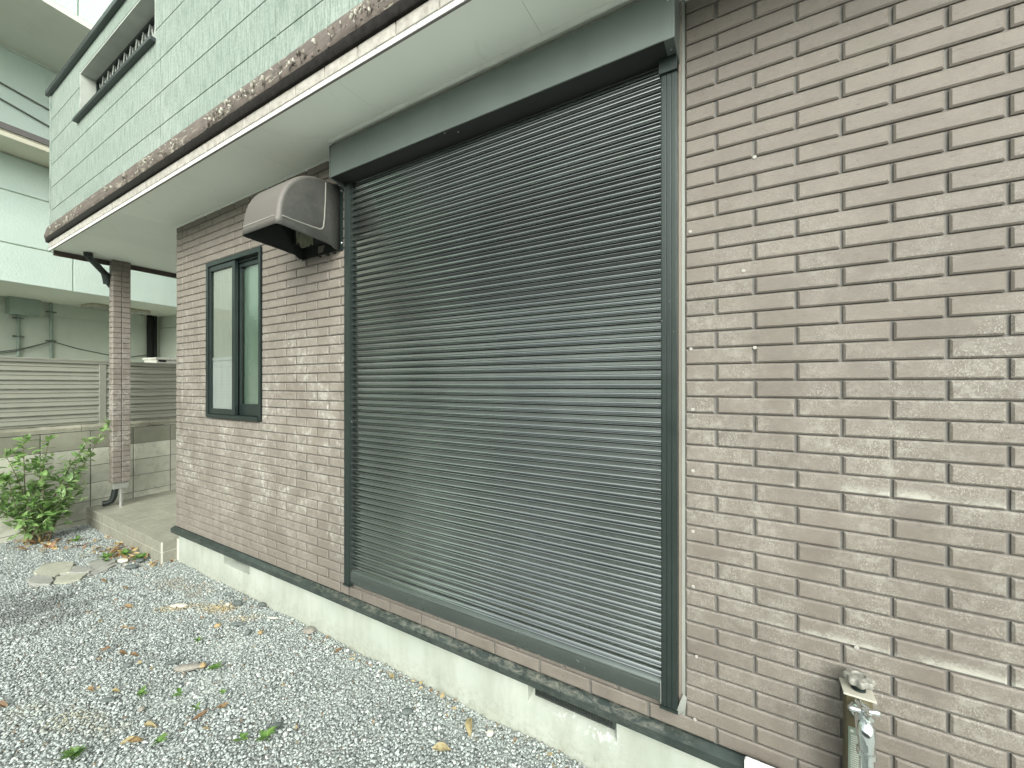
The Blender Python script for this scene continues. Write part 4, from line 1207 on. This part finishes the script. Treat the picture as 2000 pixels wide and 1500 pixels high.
keep &= ~((gx < QX1 + .004) & (gy > QY0 - .008)) & (gx > wall_x(gy, -6.312)) & (gy < .008)
for k_ in slabs: keep &= ~(poly_in(gx, gy, slabs[k_]) & (RNG.uniform(0, 1, gx.size) < .93))
gx, gy = gx[keep], gy[keep]
N = len(gx)
size = np.clip(RNG.lognormal(math.log(.0063), .28, N), .0032, .0135)
gz_ = hfield(gx, gy) + RNG.uniform(-.004, .005, N)
v = np.clip(RNG.beta(3.6, 3.0, N) * .50 + .16, .11, .70)
v = v * .93 + .02
col = np.stack([v * .90, v * 1.0, v * .965], 1)
def blob(cx, cy, rx, ry, ang=0.0):
    c, s = math.cos(ang), math.sin(ang)
    dx, dy = gx - cx, gy - cy
    u, w = (dx * c + dy * s) / rx, (-dx * s + dy * c) / ry
    nz = .25 * np.sin(gx * 17 + gy * 9) + .2 * np.sin(gx * 31 - gy * 23)
    return np.clip(1.25 - np.sqrt(u * u + w * w) + nz, 0, 1)
rnd = RNG.uniform(0, 1, N)
dk = rnd < .05
col[dk] = np.stack([v[dk] * .32, v[dk] * .36, v[dk] * .37], 1)
br = (rnd > .07) & (rnd < .08)
col[br] = np.array([.24, .17, .10])
wh = rnd > .95
col[wh] = np.array([.70, .72, .69])
# warm sandy patches, a darker patch, soil showing through
for (cx, cy, rx, ry, an, cc, am) in ((-3.24, -.215, .20, .055, .5, (.52, .39, .16), .85), (-3.49, -.365, .12, .045, .5, (.50, .41, .22), .7), (-2.94, -.16, .13, .05, .4, (.48, .38, .22), .6),
                                     (-3.75, -.17, .38, .10, .2, (.33, .29, .21), .45), (-2.75, -1.0, .25, .07, .3, (.42, .41, .30), .5), (-2.55, -.93, .10, .06, .3, (.38, .35, .24), .5), (-4.9, -.2, .45, .16, .1, (.34, .29, .20), .4)):
    w_ = blob(cx, cy, rx, ry, an) * (RNG.uniform(0, 1, N) < am)
    w_ = (w_ * RNG.uniform(.5, 1, N))[:, None]
    col = col * (1 - w_) + np.array(cc) * w_
w_ = (blob(-4.28, -.83, .42, .26, .35) * .72)[:, None]
col = col * (1 - w_ * .72)
V_, F_, C_ = stones(N, gx, gy, gz_, size, col)
gravel = link('gravel', np_mesh('gravel', V_, F_, C_, M['gravel']))
tag(gravel, 'loose grey crushed stone gravel along the house wall', 'gravel', kind='stuff')

# ------------------------------------------------------------------ paving pieces
def slab(key, mat, label, h=.012, pale=False):
    pts = slabs[key]
    P = []
    for i in range(len(pts)):
        a, b = Vector((*pts[i], 0)), Vector((*pts[(i + 1) % len(pts)], 0))
        for q in range(4):
            p = a.lerp(b, q / 4); p += Vector((noise.noise(p * 40), noise.noise(p * 40 + Vector((5, 5, 5))), 0)) * .010
            P.append(p)
    n = len(P); c = sum(P, Vector()) / n
    mb = MB()
    zt = h + .004
    mb.add([(p.x, p.y, -.03) for p in P] + [(p.x, p.y, zt - .004) for p in P] + [tuple((p + (c - p) * .04) + Vector((0, 0, zt))) for p in P],
           [tuple(range(2 * n, 3 * n))] + [(i, (i + 1) % n, n + (i + 1) % n, n + i) for i in range(n)] + [(n + i, n + (i + 1) % n, 2 * n + (i + 1) % n, 2 * n + i) for i in range(n)])
    o = mb.build('paving_slab', mat, smooth=30)
    tag(o, label, 'paving slab', 'broken paving pieces in the gravel')
slab('a', M['slabpale'], 'large pale crumbling mortar slab, left end of the broken paving', .014)
slab('b', M['slabgrey'], 'grey flat paving piece in front of the pale crumbling slab', .018)
slab('c', M['slabgrey'], 'grey paving piece behind the pale crumbling slab', .017)
slab('d', M['slabpale'], 'small pale mortar piece right of the grey paving pieces', .013)
slab('e', M['slabgrey'], 'long grey paving piece nearest the porch step', .010)

# ------------------------------------------------------------------ larger stones
def rock(x, y, a, b, h, rz, mat, label, seed, name='pebble', sub_=2, tilt=(0, 0)):
    bm = bmesh.new(); bmesh.ops.create_icosphere(bm, subdivisions=sub_, radius=1.0)
    for vtx in bm.verts:
        k = 1 + .22 * noise.noise(vtx.co * 1.3 + Vector((seed * 3.1, seed, 0))) + .08 * noise.noise(vtx.co * 3.5 + Vector((seed, 0, 9)))
        vtx.co = vtx.co * k
        vtx.co.z = max(-1, min(.8, vtx.co.z))
    me = bpy.data.meshes.new(name); bm.to_mesh(me); bm.free()
    me.materials.append(mat)
    me.polygons.foreach_set('use_smooth', [True] * len(me.polygons)); me.set_sharp_from_angle(angle=R(35))
    o = link(name, me)
    o.location = (x, y, .004 + h * .75); o.scale = (a, b, h); o.rotation_euler = (tilt[0], tilt[1], rz)
    tag(o, label, 'stone', 'larger stones lying on the gravel')
rk = [(-3.811, -.395, .036, .016, .009, .5, 'slate', 'dark slate sliver in the gravel in front of the house corner'),
      (-2.761, -.582, .036, .014, .010, .9, 'slate', 'dark slate pebble left of the long grey brown stone'),
      (-2.63, -.56, .075, .026, .016, .75, 'greystone', 'long grey brown stone half sunk in the gravel'),
      (-2.585, -.515, .022, .018, .014, .3, 'ochre', 'ochre stone touching the end of the long grey brown stone'),
      (-2.707, -.862, .030, .013, .010, .6, 'slate', 'flat dark slate chip near the yellow dry leaf'),
      (-2.487, -.800, .015, .014, .012, 0, 'greystone', 'round olive grey pebble between the weeds and the yellow leaf'),
      (-3.09, -.096, .030, .024, .022, .4, 'slate', 'dark blue grey stone with an ochre side beside the sandy patch'),
      (-2.846, -.218, .042, .013, .010, .5, 'slate', 'long flat slate below the sandy patches'),
      (-3.298, -.059, .036, .011, .010, .7, 'slate', 'slate leaning near the plinth beyond the yellow sand'),
      (-2.947, -.010, .034, .016, .012, .2, 'slate', 'dark flat stone against the foot of the plinth'),
      (-2.375, -.030, .044, .034, .016, .1, 'greystone', 'large round flat stone against the plinth'),
      (-2.687, -.229, .017, .020, .016, 0, 'slate', 'grey green upright pebble below the long flat slate'),
      (-3.42, -.315, .055, .022, .014, .55, 'palestone', 'pale flat stone in front of the yellow sandy patch'),
      (-2.93, -.292, .019, .014, .013, .9, 'ochre', 'mustard yellow pebble left of the long flat slate'),
      (-2.62, -.192, .017, .014, .013, .4, 'ochre', 'rusty brown pebble beside the grey green upright pebble'),
      (-3.155, -.130, .016, .013, .011, .2, 'palestone', 'cream pebble left of the dark blue grey stone'),
      (-1.848, -.532, .026, .013, .012, .8, 'slate', 'dark stone chip behind the two small weeds at the front'),
      (-.994, -.069, .016, .015, .008, 0, 'palestone', 'round cream disc stone near the plinth at the front'),
      (-1.393, -.172, .026, .018, .012, .6, 'slate', 'grey slate chip in the front gravel near the plinth'),
      (-2.72, -.06, .042, .007, .006, .45, 'palestone', 'thin white stick of stone beside the plinth'),
      (-4.60, -.17, .055, .030, .018, .2, 'slate', 'dark slate by the corner of the porch step'),
      (-4.50, -.25, .050, .034, .016, .5, 'slate', 'flat grey stone in front of the porch step corner'),
      (-4.72, -.245, .060, .032, .016, .1, 'palestone', 'white stone among weeds beside the grey paving'),
      (-2.95, -.72, .030, .011, .010, .35, 'slate', 'thin black slate below the row of brown leaves')]
for i, q in enumerate(rk): rock(q[0], q[1], q[2], q[3], q[4], q[5], M[q[6]], q[7], i + 1)

# ------------------------------------------------------------------ leaves: geometry
def leaf_geo(Ln, Wd, fold=.35, bend=.25, curl=0.0, n=5):
    """leaf along +x from the origin, rib in the middle"""
    vs = []
    for i in range(n + 1):
        t = i / n
        w = Wd * math.sin(math.pi * min(1, t ** .85)) * (1 - .15 * t) if 0 < i < n else 0.0
        z = -bend * Ln * t * t + curl * math.sin(t * 5) * Ln
        if w: vs += [(Ln * t, -w, z + fold * w), (Ln * t, 0, z), (Ln * t, w, z + fold * w)]
        else: vs += [(Ln * t, 0, z)]
    fs = []
    def idx(i, k):
        if i == 0: return 0
        if i == n: return len(vs) - 1
        return 1 + (i - 1) * 3 + k
    for i in range(n):
        for k in (0, 1):
            q = [idx(i, k), idx(i + 1, k), idx(i + 1, k + 1), idx(i, k + 1)]
            q2 = []
            for z in q:
                if z not in q2: q2.append(z)
            fs.append(tuple(q2))
    return vs, fs
# fallen leaves
def dry_leaf(x, y, Ln, rz, mat, label, seed, tilt=(.3, .1)):
    random.seed(seed)
    vs, fs = leaf_geo(Ln, Ln * .22, random.uniform(.3, .9), random.uniform(-.5, .5), random.uniform(-.08, .08), 7)
    vs = [(a - Ln / 2, b + .004 * noise.noise(Vector((a * 60, b * 60, seed))), c + .006 * noise.noise(Vector((a * 50, seed, b * 50)))) for a, b, c in vs]
    o = MB().add(vs, fs).build('fallen_leaf', mat, smooth=60, fixn=False)
    zmin = min(c for _, _, c in vs)
    o.location = (x, y, .018); o.rotation_euler = (tilt[0], tilt[1], rz)
    tag(o, label, 'leaf', 'dry leaves fallen on the gravel')
dl = [(-2.329, -.82, .055, .6, 'dryyellow', 'curled pale yellow leaf at the front of the gravel'),
      (-2.285, -.880, .060, .9, 'dry', 'orange brown leaf beside the curled pale yellow leaf'),
      (-2.305, -.905, .050, 1.2, 'dryyellow', 'folded yellow leaf under the orange brown leaf'),
      (-2.742, -.822, .040, .8, 'dryyellow', 'small yellow tipped leaf near the flat slate chip'),
      (-2.866, -.883, .045, .2, 'dry', 'brown crumpled leaf left of the small yellow tipped leaf'),
      (-3.097, -.697, .050, .7, 'dry', 'brown leaf, middle of the row above the thin black slate'),
      (-3.210, -.742, .055, .9, 'dry', 'long rust brown leaf, left end of the row of brown leaves'),
      (-3.019, -.671, .045, .6, 'dry', 'tan leaf, right end of the row of brown leaves'),
      (-2.895, -.683, .040, .3, 'dryyellow', 'yellow green leaf touching the thin black slate'),
      (-3.40, -.605, .055, .6, 'dry', 'pair mate brown leaf, left of the tan leaf below the pale flat stone'),
      (-3.345, -.585, .050, .4, 'dry', 'tan curled leaf below the pale flat stone'),
      (-2.192, -.684, .060, 1.5, 'dry', 'reddish brown pointed leaf right of the middle weeds'),
      (-2.167, -.601, .050, 1.0, 'dry', 'brown narrow leaf behind the reddish brown pointed leaf'),
      (-1.086, -.096, .085, -1.0, 'dryyellow', 'straw coloured twisted leaf near the round cream stone'),
      (-1.122, -.242, .085, .7, 'dryyellow', 'long straw coloured leaf in the front gravel near the plinth'),
      (-3.089, -1.131, .06, .5, 'dry', 'dark brown leaf at the left edge of the front gravel'),
      (-4.374, -.453, .05, .7, 'dry', 'brown leaf in front of the broken paving pieces'),
      (-4.03, -.416, .055, .5, 'dry', 'thin brown leaf left of the slate sliver'),
      (-3.70, -.50, .07, .5, 'dry', 'red brown twig like leaf in the middle of the gravel'),
      (-1.62, -.052, .06, -.4, 'dryyellow', 'straw scrap against the plinth between the two vents'),
      (-4.74, -.165, .075, .2, 'dryyellow', 'broad yellow leaf against the porch step'),
      (-2.05, -.06, .045, .9, 'dry', 'small brown leaf against the plinth beside the large round flat stone')]
for i, q in enumerate(dl): dry_leaf(q[0], q[1], q[2], q[3] + math.pi * .0, M[q[4]], q[5], i + 20)

# scattered crumbs of litter
def leaf_cloud(name, pts, mat, cols, Lr, label=None, cat=None, parent=None, up=0.0):
    mb = MB(); cl = []
    for (x, y, z) in pts:
        Ln = random.uniform(*Lr)
        vs, fs = leaf_geo(Ln, Ln * random.uniform(.18, .34), random.uniform(-.2, .6), random.uniform(-.3, .6), 0, 4)
        e = Matrix.Rotation(random.uniform(0, 6.28), 4, 'Z') @ Matrix.Rotation(random.gauss(up, .5), 4, 'Y') @ Matrix.Rotation(random.gauss(0, .5), 4, 'X')
        mb.add([tuple(e @ Vector(q) + Vector((x, y, z))) for q in vs], fs)
        c = random.choice(cols); k = random.uniform(.75, 1.25)
        cl += [(c[0] * k, c[1] * k, c[2] * k, 1)] * len(vs)
    me = mb.mesh(name, mat, smooth=60, fixn=False)
    at = me.color_attributes.new('col', 'FLOAT_COLOR', 'POINT'); at.data.foreach_set('color', np.array(cl, np.float32).ravel())
    o = link(name, me, parent)
    if label: tag(o, label, cat)
    o['kind'] = 'stuff'
    return o
random.seed(77)
pts = []
for (cx, cy, sx, sy, m) in ((-4.98, -.18, .16, .05, 40), (-5.25, -.22, .18, .07, 34), (-4.80, -.17, .10, .04, 18), (-6.0, -.50, .22, .07, 70), (-4.43, -.03, .03, .02, 6), (-5.75, -.35, .2, .08, 14)):
    for _ in range(m):
        x, y = random.gauss(cx, sx), random.gauss(cy, sy)
        if y > QY0 - .02 and x < QX1: y = QY0 - .03
        if x < wall_x(y) + .05: x = wall_x(y) + .08
        pts.append((x, y, random.uniform(.012, .024)))
leaf_cloud('leaf_litter', pts, M['litter'], [(.33, .19, .08), (.46, .32, .12), (.24, .13, .06), (.52, .40, .18)], (.035, .08), 'brown and ochre leaf litter by the porch step and under the shrub', 'leaf litter')
pts = [(random.uniform(-2.4, -.5), -.012 - abs(random.gauss(0, .03)), .016) for _ in range(46)] + [(random.uniform(-4.6, -1.2), -random.uniform(.05, .9), .016) for _ in range(60)]
leaf_cloud('straw_scraps', pts, M['litter'], [(.40, .31, .15), (.26, .16, .08), (.30, .2, .12)], (.012, .032), 'scraps of straw and leaf crumbs strewn along the plinth and gravel', 'straw scraps')

# weeds
def weed(x, y, r, nl, label, seed, mat=None):
    random.seed(seed)
    w = empty('weed', (x, y, .006), random.uniform(0, 6), label=label, cat='weed', group='small weeds growing in the gravel')
    for i in range(nl):
        Ln = r * random.uniform(.7, 1.15)
        vs, fs = leaf_geo(Ln, Ln * random.uniform(.22, .32), .3, random.uniform(.1, .4), 0, 5)
        o = MB().add(vs, fs).build('leaf', mat or M['weed'], w, smooth=60, fixn=False)
        o.rotation_euler = (random.uniform(-.3, .3), -random.uniform(.35, 1.0), i * 6.283 / nl + random.uniform(-.4, .4))
        o.location = (0, 0, random.uniform(.004, .02))
wd = [(-2.405, -1.04, .045, 15, 'bright green tufted weed at the front edge of the gravel'),
      (-2.592, -.772, .034, 7, 'small weed behind the round olive grey pebble'),
      (-2.433, -.674, .032, 6, 'small weed right of the round olive grey pebble'),
      (-2.258, -.672, .030, 6, 'small weed touching the reddish brown pointed leaf'),
      (-1.899, -.65, .036, 7, 'small weed, left one of the two front weeds'),
      (-1.817, -.587, .046, 7, 'broad leaved weed, right one of the two front weeds'),
      (-2.50, -.492, .045, 6, 'broad leaved weed beside the ochre stone'),
      (-2.182, -.835, .034, 7, 'small weed right of the orange brown leaf'),
      (-2.842, -.429, .030, 6, 'thin weed above the long grey brown stone'),
      (-2.264, -.56, .022, 5, 'tiny weed near the brown narrow leaf'),
      (-4.93, -.30, .060, 9, 'light green weed left of the grey paving near the porch'),
      (-4.63, -.16, .065, 12, 'leafy weed clump between the white stone and the porch step'),
      (-4.86, -.19, .060, 10, 'light green weed against the middle of the porch step'),
      (-4.83, -.33, .045, 8, 'low weed growing in a joint of the grey paving'),
      (-5.72, -.30, .055, 7, 'sparse weed in front of the shrub')]
for i, q in enumerate(wd): weed(*q, seed=i + 50)

# ------------------------------------------------------------------ SHRUB
SBX, SBY = -6.05, -.50
shb = empty('shrub', (SBX, SBY, 0), label='leafy green shrub growing against the block wall', cat='shrub')
random.seed(21)
tips = [(-6.15, .05, 1.13, 1.0), (-6.10, -.14, .98, .9), (-6.08, -.20, .80, .8), (-6.06, -.28, .60, .7), (-6.05, -.42, 1.02, .9), (-6.02, -.60, 1.04, .9), (-6.0, -.50, .80, .8),
        (-5.98, -.34, .42, .6), (-5.95, -.70, .70, .8), (-5.97, -.78, .42, .7), (-5.92, -.62, .30, .6), (-5.90, -.48, .22, .5), (-6.05, -.88, .62, .8), (-6.08, -.95, .95, .9), (-5.97, -.38, .30, .5), (-6.0, -.72, .92, .8), (-6.04, -.52, .55, .7), (-5.93, -.55, .45, .6)]
leafpos = []
for (tx, ty, tz, ln) in tips:
    b0 = Vector((SBX + random.gauss(0, .03), SBY + random.gauss(0, .045), -.02))
    t0 = Vector((tx, ty, tz))
    mid = b0.lerp(t0, .5) + Vector((random.gauss(0, .02), random.gauss(-.02, .03), .07))
    path = []
    for i in range(13):
        t = i / 12
        p = b0 * (1 - t) ** 2 + mid * 2 * t * (1 - t) + t0 * t * t
        p.x = max(p.x, wall_x(p.y) + .06)
        path.append(p)
    MB().tube([p - shb.location for p in path], [.0075 * (1 - .75 * i / 12) for i in range(13)], 6).build('stem', M['stem'], shb, smooth=60)
    # leaf pairs and short side twigs
    m = int(11 + 21 * tz)
    for i in range(m):
        t = .22 + .78 * (i + random.random()) / m
        j = min(11, int(t * 12)); p = path[j].lerp(path[j + 1], t * 12 - j)
        d = (path[j + 1] - path[j]).normalized()
        side_d = Vector((random.gauss(0, 1), random.gauss(0, 1), random.gauss(.15, .5))); side_d = (side_d - d * side_d.dot(d)).normalized()
        if random.random() < .52 and t < .97:
            tl = random.uniform(.05, .15) * (1.15 - t * .6)
            q = p + side_d * tl + d * tl * .5
            q.x = max(q.x, wall_x(q.y) + .05)
            nlv = random.randint(3, 6)
            for w in range(nlv):
                leafpos.append((p.lerp(q, (w + 1) / nlv), (side_d * random.choice((1, .4, -.4)) + d * .6 + Vector((random.gauss(0, .5), random.gauss(0, .5), random.gauss(.1, .4)))).normalized()))
        else:
            leafpos.append((p, (side_d + d * .45).normalized()))
        if t > .9: leafpos.append((p, (side_d * .6 + d).normalized()))
lmesh = []
for i in range(8):
    Ln = .056 + .0040 * i
    vs, fs = leaf_geo(Ln, Ln * (.22 + .02 * (i % 4)), .25 + .08 * (i % 3), .12 + .10 * (i % 4), 0, 5)
    lmesh.append(MB().add(vs, fs).mesh('leaf', M['leaf'], smooth=60, fixn=False))
def leaf_matrix(p, d):
    up = Vector((random.gauss(0, .35), random.gauss(0, .35), 1)).normalized()
    y = up.cross(d)
    if y.length < 1e-3: y = Vector((0, 1, 0))
    y.normalize(); z = d.cross(y)
    m = Matrix((d, y, z)).transposed().to_4x4(); m.translation = p
    return m
leafpos = [q for q in leafpos if q[0].z > .02]
leafpos.sort(key=lambda q: (q[0] - cam.location).length + (5 if q[0].y < -.80 else 0))
fol = []; fcol = []
folmb = MB()
for i, (p, d) in enumerate(leafpos):
    p = p.copy(); p.x = max(p.x, wall_x(p.y) + .03)
    mt = leaf_matrix(p - shb.location, d)
    s_ = random.uniform(.7, 1.25)
    mt = mt @ Matrix.Scale(s_, 4)
    if i < 298:
        o = link('leaf', random.choice(lmesh), shb); o.matrix_local = mt
    else:
        me = random.choice(lmesh)
        folmb.add([tuple(mt @ v.co) for v in me.vertices], [tuple(f.vertices) for f in me.polygons])
        f = random.random()
        c = [a * (1 - f) + b * f for a, b in zip((.18, .34, .10), (.37, .53, .21))]
        fcol += [(*c, 1)] * len(me.vertices)
me = folmb.mesh('foliage', M['foliage'], smooth=60, fixn=False)
at = me.color_attributes.new('col', 'FLOAT_COLOR', 'POINT'); at.data.foreach_set('color', np.array(fcol, np.float32).ravel())
o = link('foliage', me, shb); o['kind'] = 'stuff'
print('leaves', len(leafpos), 'gravel', N, 'bricks', len(rects))
